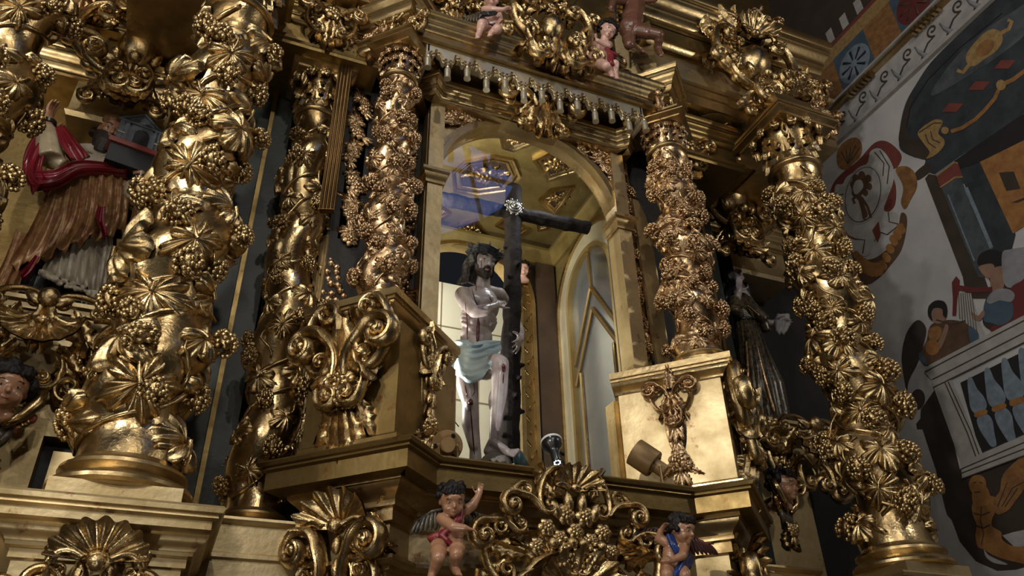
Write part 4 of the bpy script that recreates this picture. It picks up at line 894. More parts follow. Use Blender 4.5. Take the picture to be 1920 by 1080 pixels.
b.v = [tuple(OC @ V(a)) for a in b.v]
BODYC = sculpt('body', SKINC, CH, b, .0065, 5, .5)
# hair and beard, crown of thorns
h = MB(); rg = random.Random(3)
h.ball(q_(0, -.10, .20), (.094, .110, .088), 16, 12)
for sd in (-1, 1):
    for k in range(11):
        f0 = .20-.07*k; p0 = q_(sd*(.26+.02*k), f0, .30); pts = [p0]; 
        for j in range(1, 8):
            pts.append(q_(sd*(.33+.05*math.sin(j*1.5+k)+.004*j), f0*.9-.04*j+.03*math.cos(j*1.7+k), .30-.155*j*(1 if k > 1 else .75)))
        h.tube(pts, [.019*(1-.06*j) for j in range(8)], 7)
for k in range(7):
    x = -.3+.1*k; pts = [q_(x, -.40, .35-.15*j)+V((.008*math.sin(j*2+k), 0, 0)) for j in range(8)]; h.tube(pts, .026, 7)
for k in range(9): a = -1.2+.3*k; h.tube([q_(.05*math.sin(a), .0, .52), q_(.22*math.sin(a), .22*math.cos(a)+.06, .44), q_(.33*math.sin(a), .36*math.cos(a)-.02, .30)], .018, 6)
h.v = [tuple(OC @ V(a)) for a in h.v]; sculpt('hair', HAIR, CH, h, .006, 1, .4)
h = MB()
for k in range(9):
    a = -1.25+2.5*k/8; p = q_(.25*math.sin(a), .06+.32*math.cos(a), -.30-.10*math.cos(a)); t_ = q_(.13*math.sin(a), .10+.34*math.cos(a), -.46-.12*math.cos(a)); h.tube([q_(.30*math.sin(a), .02+.26*math.cos(a), -.08-.16*math.cos(a)), p, t_], [.010, .019, .010], 7)
for sd in (-1, 1): h.tube([q_(sd*.01, .47, -.205), q_(sd*.09, .435, -.22), q_(sd*.13, .38, -.31)], [.010, .010, .008], 6)
h.v = [tuple(OC @ V(a)) for a in h.v]; sculpt('beard', BEARD, CH, h, .0055, 1, .4)
CR = None
for k in range(7):
    m_ = MB(); pts = []
    for i in range(40):
        a = 2*PI*i/39; w_ = .012*math.sin(a*(3+k)+k*1.3); pts.append(q_(.44*math.cos(a)+w_*2, -.02+.50*math.sin(a), .30+.05*math.sin(a*(2+k % 3)+k*2)+.03*(k-3)))
    m_.tube(pts, .0105, 5)
    for i in range(0, 40, 4): p = V(pts[i]); d = (p-q_(0, -.02, .28)).normalized(); d.z += rg.uniform(-.6, .8); m_.tube([p, p+d*.045], [.005, .0008], 4)
    o = cb_('crown_of_thorns' if CR is None else 'thorn_branch', THORN, m_, CR); CR = CR or o
# loincloth: wound folds over the hips, a tail at the side
l = MB(); l.ball(P(888, 664, 4.73), (.146, .106, .105), 16, 12); l.ball(P(880, 690, 4.71), (.100, .090, .080), 14, 10); l.ball(P(912, 672, 4.64), (.098, .11, .070), 14, 10)
for k in range(9):
    t_ = k/8; A0 = P(856+2*t_, 642+42*t_, 4.76+.02*t_); Z0 = P(940-32*t_, 642+30*t_+16*t_*t_, 4.56+.06*t_); m0 = P(892-6*t_, 646+58*t_, 4.595-.03*t_)
    pts = [(1-s)**2*A0+2*s*(1-s)*m0+s*s*Z0 for s in [i/12 for i in range(13)]]; l.tube(pts, [.019+.005*math.sin(i*.9+k) for i in range(13)], 8)
for k in range(3): l.tube([P(857, 643+5*k, 4.78), P(872, 648+5*k, 4.62), P(900, 650+5*k, 4.61), P(920, 645+5*k, 4.70)], .016, 8)
l.v = [tuple(OC @ V(a)) for a in l.v]; LC = sculpt('loincloth', CLOTH, CH, l, .0055, 1, .4)
l = MB()
for k in range(4): l.tube([P(846+2*k, 662, 4.66+.012*k), P(834+4*k, 690, 4.62+.015*k), P(830+4*k, 715, 4.62+.012*k), P(824+2*k, 738-5*k, 4.62)], [.014, .020, .018, .005], 8)
l.v = [tuple(OC @ V(a)) for a in l.v]; sculpt('cloth_tail', CLOTH, LC, l, .007, 2, .5)
# blood that runs over the body
BV = BVHTree.FromPolygons([v.co.copy() for v in BODYC.data.vertices], [p.vertices[:] for p in BODYC.data.polygons])
def streak(pix, r0, r1):
    pts = []
    for (x0, y0), (x1, y1) in zip(pix, pix[1:]):
        n = max(2, int(math.hypot(x1-x0, y1-y0)/2.5))
        for i in range(n): pts.append((x0+(x1-x0)*i/n, y0+(y1-y0)*i/n))
    out = []
    for x, y in pts:
        d = ray(x, y).normalized(); hit = BV.ray_cast(OC @ (d*3), d)
        if hit[0] is not None: out.append(hit[0]-d*.001)
        elif len(out) > 2: break
    if len(out) > 3: MB().tube(out, [(r0+(r1-r0)*i/len(out))*(.3+.7*min(1, 4*i/len(out), 4*(1-i/len(out)))) for i in range(len(out))], 6).build('blood_streak', BLOOD, CH, ang=180)
for px, a, c in (([(897, 593), (896, 620), (895, 645)], .012, .014), ([(872, 566), (876, 600), (876, 640)], .004, .005), ([(884, 540), (890, 560), (899, 580)], .004, .003), ([(882, 748), (883, 762)], .016, .018), ([(882, 762), (885, 800), (890, 855)], .005, .004), ([(944, 682), (944, 700)], .015, .014), ([(944, 700), (943, 722)], .006, .003),
                 ([(872, 722), (876, 745)], .008, .004), ([(888, 715), (890, 735), (884, 745)], .004, .003), ([(892, 520), (893, 548)], .004, .003), ([(866, 615), (876, 612)], .004, .004), ([(903, 488), (902, 510)], .003, .002), ([(916, 552), (922, 566), (918, 575)], .004, .003), ([(940, 845), (944, 852)], .004, .003)):
    streak(px, a, c)
# the stone under the foot, and a blue one
s_ = thing('foot_stone', 'grey rounded stone under the raised foot of the man with the cross', 'stone', P(930, 878, 4.56)); O_ = TR(*(-s_.location)); m_ = MB()
m_.ball(P(930, 872, 4.56), (.105, .10, .085), 16, 12); m_.ball(P(942, 868, 4.50), (.05, .05, .055), 12, 10); m_.ball(P(915, 872, 4.60), (.06, .06, .06), 12, 10); m_.tube([P(931, 860, 4.46), P(938, 866, 4.44), P(948, 864, 4.44)], .012, 6); m_.tube([P(918, 864, 4.48), P(924, 860, 4.47), P(926, 870, 4.46)], .010, 6); m_.box(tuple(P(925, 900, 4.64)-V((.3, .2, .12))), tuple(P(925, 900, 4.64)+V((.3, .2, .03))))
m_.v = [tuple(O_ @ V(a)) for a in m_.v]; sculpt('stone_body', mat('grey_stone', (.26, .24, .21), .5, 0, (.16, .14, .12), 12, .3, 30), s_, m_, .007, 2)
s_ = thing('blue_stone', 'small blue lump beside the grey stone and the foot of the cross', 'stone', P(978, 876, 4.60)); O_ = TR(*(-s_.location)); m_ = MB()
m_.ball(P(973, 860, 4.60), (.040, .04, .060), 12, 10); m_.ball(P(980, 868, 4.60), (.035, .04, .045), 12, 10); m_.ball(P(968, 850, 4.60), (.02, .02, .025), 10, 8)
m_.v = [tuple(O_ @ V(a)) for a in m_.v]; sculpt('lump', mat('blue_paint', (.06, .15, .22), .35, 0, (.10, .14, .13), 14, .2, 30, coat=.3), s_, m_, .007, 2)
# ---------------------------------------------------------------- the cross
CRW = mat('dark_cross_wood', (.010, .008, .009), .75, 0, (.020, .016, .014), 14, .8, 26, spec=.12)
cr = thing('wooden_cross', 'tall rough dark cross leaning behind the statue in the glass niche', 'cross', P(955, 860, 4.88)); O_ = TR(*(-cr.location))
def log(name, p0, p1, r, seed, knots):
    rg = random.Random(seed); m_ = MB(); n = 40; pts = [lerp(p0, p1, i/n)+V((rg.uniform(-1, 1), 0, rg.uniform(-1, 1)))*.004 for i in range(n+1)]
    m_.tube(pts, [r*(1+.06*math.sin(i*.9+seed)+.05*rg.uniform(-1, 1)) for i in range(n+1)], 10)
    for k in range(knots):
        t_ = rg.uniform(.05, .95); p = lerp(p0, p1, t_); a = rg.uniform(2.4, 7); dirv = V((math.cos(a), -abs(math.sin(a)), rg.uniform(-.3, .3))).normalized(); m_.capsule(p+dirv*r*.6, p+dirv*r*1.25, r*.38, r*.22, 8)
    m_.v = [tuple(O_ @ V(a)) for a in m_.v]; return sculpt(name, CRW, cr, m_, .009, 1, .4)
log('upright', P(955, 862, 4.88), P(963, 352, 4.90), .075, 1, 12); log('crossbeam', P(796, 366, 4.86), P(1104, 428, 4.86), .062, 2, 7)
m_ = MB(); pc = P(964, 388, 4.77)
for k in range(3):
    rr = (.062, .046, .028)[k]; m_.tube([pc+V((rr*math.cos(2*PI*i/20), -.012*k, rr*math.sin(2*PI*i/20))) for i in range(21)], .010, 6)
for k in range(10): a = 2*PI*k/10; m_.ball(pc+V((.075*math.cos(a), 0, .075*math.sin(a))), .014, 8, 6); m_.tube([pc, pc+V((.07*math.cos(a), 0, .07*math.sin(a)))], .007, 5)
m_.ball(pc+V((0, -.03, 0)), .022, 10, 8); m_.v = [tuple(O_ @ V(a)) for a in m_.v]; m_.build('silver_rosette', mat('old_silver', (.42, .42, .40), .35, 1, (.2, .2, .19), 20, .2, 40), cr, ang=180)
# ---------------------------------------------------------------- cherubs
REDC = mat('red_drape', (.24, .022, .030), .42, 0, (.15, .012, .018), 8, .1, 30, coat=.2); BLUC = mat('blue_drape', (.010, .040, .20), .38, 0, (.006, .02, .11), 8, .1, 30, coat=.25); BLKC = mat('black_drape', (.012, .013, .016), .4, 0, coat=.2)
FEAT = mat('dark_feathers', (.030, .026, .024), .4, 0, (.10, .075, .04), 14, .2, 30, coat=.2); FEATR = mat('red_feathers', (.10, .025, .020), .4, 0, (.03, .018, .015), 14, .2, 30, coat=.2)
def wing(par, O_, root, tip, width, m, n=8, back=.05):
    root, tip = V(root), V(tip); ax = tip-root; L = ax.length; w_ = MB()
    dn = V((0, 0, -1)); dn = (dn-ax.normalized()*dn.dot(ax.normalized())).normalized(); w0 = None
    w_.tube([root, lerp(root, tip, .4)+V((0, back, .15*L)), lerp(root, tip, .8)+V((0, back, .06*L)), tip], [L*.10, L*.11, L*.07, L*.03], 8, .6)
    w_.v = [tuple(O_ @ V(a)) for a in w_.v]; w0 = w_.build('wing', m, par, ang=180)
    for k in range(n):
        t_ = (k+.5)/n; p = lerp(root, tip, t_)+V((0, back*.6, .10*L*math.sin(PI*t_))); d = (dn*(1-.3*t_)+ax.normalized()*(.15+.75*t_)).normalized(); l_ = width*(.75+.35*math.sin(PI*(.2+.7*t_)))
        f_ = MB().ball(p+d*l_*.5, (l_*.16, .012, l_*.55), 8, 8, R=Matrix((d.cross(V((0, -1, 0))).normalized(), V((0, 1, 0)), d)).transposed())
        f_.v = [tuple(O_ @ V(a)) for a in f_.v]; f_.build('feather', m, w0, ang=180)
def curls(par, O_, q, n, r, s, seed, m=HAIR, fringe=True):
    rg = random.Random(seed); h = MB(); h.ball(q(0, -.12, .16), (.47*s, .46*s, .45*s), 14, 10)
    for k in range(n):
        a = rg.uniform(0, 2*PI); z = rg.uniform(-.25, .50); rr = .47*math.sqrt(max(.08, 1-(z/.62)**2)); x, y = rr*math.cos(a), rr*math.sin(a)-.06
        if y > .16 and z < .22: continue
        h.ball(q(x*1.06, y*1.03, z+.08), r*s*rg.uniform(.9, 1.4), 8, 6)
    if fringe:
        for k in range(7): x = -.30+.10*k; h.tube([q(x*.6, .05, .52), q(x, .30, .46), q(x*1.1+.05, .43-.5*x*x, .30-.03*(k % 2))], [.09*s, .08*s, .035*s], 7)
    h.v = [tuple(O_ @ V(a)) for a in h.v]; return sculpt('hair', m, par, h, max(.004, s*.028), 1, .4)
def putto(label, Y, hd, hs, F, U, trunk, arms, legs, skin, hair=HAIR, group='painted cherubs on the altarpiece', thick=1.0, vox=.0055):
    """trunk: chest, belly, pelvis as (px, py, dY, r); arms and legs: rows of (px, py, dY)"""
    t = thing('cherub_figure', label, 'cherub', P(trunk[2][0], trunk[2][1], Y), 0, group); O_ = TR(*(-t.location)); b = MB()
    for px, py, dy, r in trunk: b.ball(P(px, py, Y+dy), (r*1.08, r*.92, r), 16, 12)
    for (a, c) in zip(trunk, trunk[1:]): b.capsule(P(a[0], a[1], Y+a[2]), P(c[0], c[1], Y+c[2]), a[3]*.92, c[3]*.92)
    hc = P(hd[0], hd[1], Y+hd[2]); b.capsule(P(*trunk[0][:2], Y+trunk[0][2]), hc, hs*.22, hs*.24)
    q, B = head(t, b, hc, F, U, hs, skin, True)
    for j, (pts, sd, N) in enumerate(arms):
        pp = [P(x, y, Y+d) for x, y, d in pts]; limb(b, pp[:3], [hs*.205*thick, hs*.17*thick, hs*.12*thick]); b.ball(lerp(pp[1], pp[2], .3), hs*.16*thick, 10, 8)
        hand(b, pp[2], (pp[3]-pp[2]), N, hs*3.1, .45, sd, .35)
    for pts in legs:
        pp = [P(x, y, Y+d) for x, y, d in pts]; limb(b, pp[:3], [hs*.30*thick, hs*.23*thick, hs*.15*thick]); b.ball(lerp(pp[0], pp[1], .5), hs*.29*thick, 12, 8); b.ball(lerp(pp[1], pp[2], .35), hs*.215*thick, 12, 8)
        limb(b, [pp[2], lerp(pp[2], pp[3], .6), pp[3]], [hs*.14, hs*.15, hs*.09])
        for k in range(5): dd = (pp[3]-pp[2]).normalized(); sv = dd.cross(V((0, 0, 1))).normalized(); b.capsule(pp[3]+sv*hs*.05*(k-2), pp[3]+sv*hs*.055*(k-2)+dd*hs*.09, hs*.035, hs*.03, 6)
    for o in list(t.children):
        o.data.transform(O_)
        for g in o.children: g.data.transform(O_)
    b.v = [tuple(O_ @ V(a)) for a in b.v]; bd = sculpt('body', skin, t, b, vox, 4, .5)
    return t, O_, q
def drape(t, O_, rows, m, vox=.006, name='drapery', flat=1):
    d = MB()
    for pts, r in rows: d.tube([P(*p) for p in pts], r if hasattr(r, '__len__') else [r]*len(pts), 8)
    d.v = [tuple(O_ @ V(a)) for a in d.v]; return sculpt(name, m, t, d, vox, 2, .4)
Y1 = 3.86
t, O_, q = putto('dark-haired cherub with a red sash waving under the left of the ledge', Y1, (848, 938, -.06), .15, (-.12, -.90, -.50), (-.05, 0, 1), [(848, 975, 0, .060), (846, 1002, -.01, .062), (840, 1018, 0, .064)],
    [([(828, 972, -.02), (850, 988, -.10), (872, 990, -.13), (882, 992, -.13)], 1, (0, .3, -1)), ([(866, 962, .02), (886, 948, .0), (897, 930, .0), (901, 915, -.01)], -1, (-.4, -1, 0))],
    [[(822, 1026, -.04), (822, 1046, -.12), (810, 1078, -.05), (806, 1094, -.12)], [(858, 1024, -.04), (856, 1040, -.13), (850, 1062, -.05), (860, 1076, -.11)]], SKINT)
curls(t, O_, q, 60, .085, .15, 5)
wing(t, O_, P(836, 955, Y1+.07), P(784, 975, Y1+.08), .085, FEAT); wing(t, O_, P(866, 955, Y1+.07), P(910, 965, Y1+.08), .085, FEAT)
drape(t, O_, [([(866, 955, Y1-.05), (862, 975, Y1-.07), (852, 990, Y1-.07), (832, 1000, Y1-.06), (822, 1006, Y1)], .014), ([(858, 955, Y1-.05), (855, 975, Y1-.07), (843, 992, Y1-.07), (826, 998, Y1-.04)], .013), ([(825, 1002, Y1-.05), (838, 1012, Y1-.075), (848, 1022, Y1-.07), (842, 1030, Y1-.04)], .014),
    ([(828, 1000, Y1-.03), (816, 1006, Y1-.02), (806, 1010, Y1), (810, 1018, Y1)], [.014, .022, .022, .01]), ([(830, 1004, Y1-.02), (818, 1012, Y1-.02), (812, 1018, Y1-.01)], [.012, .02, .012])], REDC)
t, O_, q = putto('dark-haired cherub with a blue sash under the right of the ledge', 3.80, (1278, 993, -.06), .145, (.38, -.90, -.38), (-.05, 0, 1), [(1266, 1020, 0, .056), (1262, 1042, 0, .058), (1260, 1060, 0, .062)],
    [([(1250, 1018, .0), (1236, 1010, .02), (1238, 996, .0), (1244, 988, -.02)], 1, (.3, -1, 0)), ([(1284, 1022, -.03), (1280, 1042, -.11), (1262, 1050, -.12), (1252, 1054, -.11)], -1, (-.2, .5, .6))],
    [[(1252, 1066, -.03), (1250, 1078, -.12), (1248, 1110, -.05), (1245, 1124, -.10)], [(1276, 1068, -.03), (1284, 1080, -.12), (1284, 1112, -.05), (1290, 1124, -.10)]], SKINT)
curls(t, O_, q, 60, .09, .145, 6)
wing(t, O_, P(1258, 1000, 3.87), P(1205, 990, 3.88), .075, FEATR); wing(t, O_, P(1288, 1008, 3.87), P(1338, 1020, 3.88), .085, FEATR)
drape(t, O_, [([(1252, 1002, 3.76), (1260, 1022, 3.735), (1268, 1036, 3.73), (1280, 1045, 3.76)], .014), ([(1258, 1002, 3.76), (1266, 1022, 3.735), (1272, 1034, 3.73)], .013), ([(1288, 1040, 3.78), (1278, 1056, 3.72), (1270, 1072, 3.70), (1262, 1084, 3.70)], .022), ([(1292, 1046, 3.80), (1288, 1058, 3.76), (1280, 1070, 3.72)], .022), ([(1296, 1052, 3.80), (1290, 1064, 3.76)], .018)], BLUC)
t, O_, q = putto('pale cherub with a black sash sitting on the left of the canopy cornice', 4.02, (921, -4, -.06), .16, (.05, -.82, -.55), (.05, 0, 1), [(921, 22, 0, .062), (922, 38, 0, .060), (920, 50, 0, .070)],
    [([(909, 18, -.03), (924, 18, -.10), (942, 18, -.14), (954, 14, -.16)], 1, (0, -.2, -1)), ([(933, 22, 0), (938, 38, -.05), (944, 48, -.07), (950, 54, -.08)], -1, (-.4, -1, 0))],
    [[(908, 48, -.05), (903, 44, -.18), (899, 60, -.16), (895, 70, -.20)], [(932, 54, -.05), (932, 54, -.17), (922, 60, -.12), (918, 66, -.16)]], SKINP)
curls(t, O_, q, 60, .085, .16, 7)
wing(t, O_, P(912, 20, 4.1), P(880, 24, 4.12), .10, FEAT); drape(t, O_, [([(905, 24, 3.95), (915, 25, 3.91), (932, 22, 3.92)], .016), ([(904, 28, 3.95), (916, 28, 3.91), (930, 25, 3.92)], .016), ([(904, 28, 3.98), (898, 36, 4.0), (906, 42, 3.98)], .018), ([(906, 34, 3.94), (914, 44, 3.90), (924, 47, 3.88), (934, 46, 3.92)], .016)], BLKC)
t, O_, q = putto('pale cherub with a crimson cloth sitting on the right of the canopy cornice', 4.0, (1139, 58, -.06), .165, (.02, -.78, -.62), (.28, 0, 1), [(1128, 90, 0, .062), (1126, 106, -.02, .062), (1128, 116, -.02, .070)],
    [([(1114, 84, .0), (1110, 98, .0), (1107, 106, -.03), (1104, 112, -.05)], 1, (0, -1, 0)), ([(1142, 84, -.03), (1140, 86, -.12), (1120, 76, -.12), (1115, 68, -.10)], -1, (.3, -.3, .8))],
    [[(1126, 120, -.05), (1137, 124, -.19), (1144, 134, -.14), (1148, 142, -.18)], [(1142, 122, -.04), (1153, 120, -.16), (1153, 136, -.13), (1156, 146, -.17)]], SKINP)
curls(t, O_, q, 60, .09, .165, 8)
wing(t, O_, P(1146, 84, 4.08), P(1162, 100, 4.10), .09, FEAT)
drape(t, O_, [([(1137, 90, 3.88), (1143, 98, 3.85), (1148, 106, 3.83), (1146, 118, 3.82)], .018), ([(1141, 96, 3.86), (1150, 100, 3.86), (1156, 104, 3.88)], .018), ([(1140, 104, 3.86), (1146, 112, 3.83), (1150, 122, 3.82)], .015), ([(1144, 98, 3.86), (1140, 110, 3.84), (1146, 120, 3.82)], .013)], REDC)
# brown kneeling figure with a ladder, above the canopy
t, O_, q = putto('brown carved child kneeling with bent knee above the canopy at the top', 4.02, (1190, -24, -.05), .20, (-.3, -.9, -.2), (0, 0, 1), [(1190, 8, 0, .10), (1186, 34, 0, .10), (1184, 54, 0, .115)],
    [([(1205, 2, .0), (1224, 0, -.06), (1236, -8, -.08), (1242, -14, -.1)], -1, (0, -1, 0)), ([(1176, 2, 0), (1150, 0, -.06), (1146, 14, -.1), (1146, 22, -.1)], 1, (0, -1, 0))],
    [[(1194, 58, -.04), (1236, 66, -.13), (1234, 92, -.04), (1240, 104, -.1)], [(1178, 66, 0), (1180, 84, -.10), (1200, 96, .05), (1210, 100, .0)]], SKINB, group='brown carved children', thick=1.05)
curls(t, O_, q, 40, .09, .20, 9)
ld = thing('small_ladder', 'thin dark wooden ladder standing beside the brown kneeling child', 'ladder', P(1160, 70, 4.06)); O_ = TR(*(-ld.location))
LADW = mat('ladder_wood', (.10, .06, .045), .5, 0, (.05, .03, .025), 10)
for a, c in (((1152, 62), (1156, -40)), ((1167, 66), (1173, -40))): m_ = MB().tube([P(*a, 4.06), P(*c, 4.06)], .012, 6); m_.v = [tuple(O_ @ V(v)) for v in m_.v]; m_.build('rail', LADW, ld)
for k in range(12): m_ = MB().tube([P(1152+.35*k, 56-8*k, 4.06), P(1167+.4*k, 60-8.4*k, 4.06)], .007, 5); m_.v = [tuple(O_ @ V(v)) for v in m_.v]; m_.build('rung', LADW, ld)
# cherub heads under the shelves of the side niches and one inside the glass niche
FRU = mat('red_fruit', (.30, .07, .04), .35, 0, (.16, .04, .02), 8, coat=.4)
def cherub_head(label, px, py, Y, s, F, U, skin, seed, wings=True):
    t = thing('winged_cherub', label, 'cherub', P(px, py, Y), 0, 'cherub heads'); O_ = TR(*(-t.location)); b = MB(); b.capsule(P(px, py, Y)+V((0, .1*s, -.3*s)), P(px, py, Y)+V((0, (5.42-Y) if Y < 5.4 else .08, -.45*s)), .2*s, .25*s)
    q, B = head(t, b, P(px, py, Y), F, U, s, skin, True); b.capsule(q(0, -.1, -.2), q(0, -.05, -.60), .24*s, .30*s); b.ball(q(0, -.05, -.68), (.5*s, .3*s, .2*s), 12, 8)
    for o in list(t.children):
        o.data.transform(O_)
        for g in o.children: g.data.transform(O_)
    b.v = [tuple(O_ @ V(a)) for a in b.v]; sculpt('head', skin, t, b, max(.005, s*.03), 3); curls(t, O_, q, 70, .10, s, seed)
    if wings:
        for sd in (-1, 1):
            r = MB().tube([q(sd*.15, .25, -.85), q(sd*.45, .30, -.55), q(sd*.68, .15, -.20), q(sd*.72, .0, .08)], [.09*s, .13*s, .15*s, .10*s], 8); r.v = [tuple(O_ @ V(a)) for a in r.v]; r.build('scroll_wing', GOLD, t, ang=180)
        for k in range(10):
            sd = -1 if k % 2 else 1; m_ = MB().ball(q(sd*(.30+.09*(k//2)), .10, -.95+.10*(k//2)), (.11*s, .10*s, .13*s), 10, 8); m_.v = [tuple(O_ @ V(a)) for a in m_.v]; m_.build('fruit', FRU if k % 3 == 0 else GOLD, t, ang=180)
        for k in range(6):
            m_ = MB().tube([q(-.35+.14*k, .12, -.85), q(-.25+.11*k, .2, -1.15), q(-.12+.05*k, .10, -1.45)], [.09*s, .10*s, .03*s], 7); m_.v = [tuple(O_ @ V(a)) for a in m_.v]; m_.build('feather', FEAT, t, ang=180)
        carve(t, [('F', 0, -1.5*s, 0, .6*s, 1, .1*s), ('A', .1*s, -1.45*s, 170, .7*s, 1.2), ('U', .16*s, -1.4*s, 20, .4*s, 1, .1*s), ('K', 0, -1.7*s, 0, .6*s)], GOLD, True, seed)
    return t
cherub_head('dark-haired cherub head with gilded wings at the left edge under the saint', 14, 728, 5.02, .26, (.25, -.92, -.25), (0, 0, 1), SKINT, 21)
cherub_head('dark-haired cherub head with gilded wings under the shelf of the right niche', 1466, 912, 5.02, .24, (.40, -.88, -.22), (0, 0, 1), SKINT, 22)
cherub_head('tiny pale cherub head on the back wall inside the glass niche', 980, 506, 5.90, .15, (-.2, -.95, -.2), (0, 0, 1), SKINP, 23, False)
# ================================================================== inside the glass niche, and the lamps on the ledge
def onZ(px, py, Z): d = ray(px, py); return d*(Z/d.z)
def down(x, y, z, s, a=0): return TR(x, y, z) @ RX(PI/2) @ RY(a) @ SX(s, s, s)
ZF = ZC
struct(MB().box((XL, 4.57, ZF), (XRN, YB, ZF+.09)).build('ceiling', OLIVE))
COFF = [[(847, 321), (871, 300), (928, 289), (963, 296), (977, 328), (956, 356), (896, 363), (850, 356)], [(935, 249), (963, 243), (1020, 252), (1006, 264), (963, 280), (941, 274)], [(998, 296), (1040, 275), (1075, 296), (1082, 321), (1026, 338)],
        [(1009, 373), (1033, 352), (1078, 346), (1058, 377), (1040, 402)], [(840, 424), (893, 409), (918, 440), (866, 444)], [(928, 420), (945, 407), (994, 426), (975, 440)], [(822, 380), (846, 396), (822, 412)], [(1005, 410), (1022, 408), (1030, 425), (1008, 430)]]
for i, poly in enumerate(COFF):
    w = [onZ(x, y, ZF) for x, y in poly]; cx = sum(p.x for p in w)/len(w); cy = sum(p.y for p in w)/len(w)
    area = sum(w[k].x*w[(k+1) % len(w)].y-w[(k+1) % len(w)].x*w[k].y for k in range(len(w)))
    pts = [(p.x-cx, p.y-cy) for p in w]; pts = pts if area < 0 else pts[::-1]
    t = thing('ceiling_coffer', ['large eight-sided coffer with leaf carving mirrored over in blue, on the niche ceiling', 'foliage coffer at the front of the niche ceiling under the arch crown', 'five-sided rosette coffer on the right of the niche ceiling', 'small pointed coffer right of the cross top on the niche ceiling', 'foliage coffer above the head of the statue on the niche ceiling', 'foliage coffer just right of the upright of the cross on the niche ceiling', 'three-sided coffer at the left edge of the niche ceiling', 'smallest coffer by the side window on the niche ceiling'][i], 'coffer', (cx, cy, ZF), 0, 'coffers of the niche ceiling')
    MB().sweep(pts, [(-.0, .0), (.035, .0), (.035, -.012), (.02, -.03), (.0, -.035)], closed=True).build('outer_frame', GOLDM, t)
    MB().sweep([(x*.80, y*.80) for x, y in pts], [(-.0, .0), (.028, .0), (.028, -.008), (.014, -.02), (.0, -.022)], closed=True).build('inner_frame', GOLDM, t)
    MB().add([(x*.80, y*.80, -.003) for x, y in pts], [tuple(range(len(pts)))]).build('bed', BROWN, t)
    rx = max(abs(x) for x, y in pts)*.62; ry = max(abs(y) for x, y in pts)*.62; rg = random.Random(i); r = min(rx, ry)
    inst('rosette', FLOW, GOLD, t, down(0, 0, -.01, r*1.5))
    nlv = 10
    for k in range(nlv):
        a = 2*PI*k/nlv; s = .8*(rx*abs(math.cos(a))+ry*abs(math.sin(a)))
        inst('acanthus_leaf', ACAN[k % 2], GOLD, t, TR(.18*rx*math.cos(a), .18*ry*math.sin(a), -.012) @ RX(PI/2) @ RY(PI/2-a) @ SX(s, s*.5, s))
# cornice below the ceiling
trim(MB().sweep([(XL, 4.6), (XL, YB), (XRN, YB), (XRN, 4.6)], [(d-.0, z) for d, z in ((0, 4.50), (.03, 4.50), (.035, 4.53), (.06, 4.56), (.07, 4.60), (.10, 4.63), (.10, 4.66), (0, 4.66))][::-1]), OLIVE)
for s in (-1, 1):
    trim(MB().box((AX+s*.84-.10, YB-.05, 1.5), (AX+s*.84+.10, YB, 4.5)), BROWN)
# carved leaves running up the band of the inner door frame
for i in range(34):
    L = 2.42; zz = i*.115
    for s in (-1, 1):
        if zz < L: inst('carved_leaf', ACAN[i % 2], GOLD, dr, TR(s*.63, -.03, zz) @ RY(s*.5*(-1)**i) @ SX(.10, .10, .12))
for i in range(22):
    a = PI*(i+.5)/22; inst('carved_leaf', ACAN[i % 2], GOLD, dr, TR(-.63*math.cos(a), -.03, 2.48+.63*math.sin(a)) @ RY(-PI/2+a+.3) @ SX(.10, .10, .12))
# arched window in the right side of the niche
YW = 5.27
wn = thing('window_2', 'tall arched window of smoked glass set in cream marble, on the right inside the niche', 'window', (XRN, YW, 1.56), -PI/2); struct(wn)
def wb(mb, name, m): mb.v = [tuple(TR(0, 0, -1.56) @ V(a)) for a in mb.v]; return mb.build(name, m, wn)
def ap0(hw, zs, z0): return archpts(hw, zs, z0, 28, 0)
wb(band(MB(), ap0(.66, 3.78, 1.56), ap0(.70, 3.78, 1.56), -.045, 0), 'outer_bead', GOLDM)
wb(band(MB(), ap0(.44, 3.78, 1.56), ap0(.66, 3.78, 1.56), -.02, 0), 'marble_surround', CREAM)
wb(band(MB(), ap0(.40, 3.80, 1.56), ap0(.44, 3.80, 1.56), -.06, 0), 'gilt_frame', CREAM2)
pp = ap0(.40, 3.80, 1.56); wb(MB().add([(x, -.006, z) for x, z in pp], [tuple(range(len(pp)))]), 'pane', GREYGL)
for (x0, z0, x1, z1) in ((-.40, 3.22, 0, 3.82), (0, 3.82, .40, 3.22), (-.40, 3.02, 0, 3.60), (0, 3.60, .40, 3.02), (0, 3.82, 0, 4.19), (-.30, 1.6, -.30, 3.10), (.30, 1.6, .30, 3.10)):
    wb(MB().tube([(x0, -.02, z0), (x1, -.02, z1)], .020, 6), 'glazing_bar', GOLDM)
wb(MB().box((-.70, -.05, 1.56), (.70, 0, 1.75)), 'sill', CREAM2)
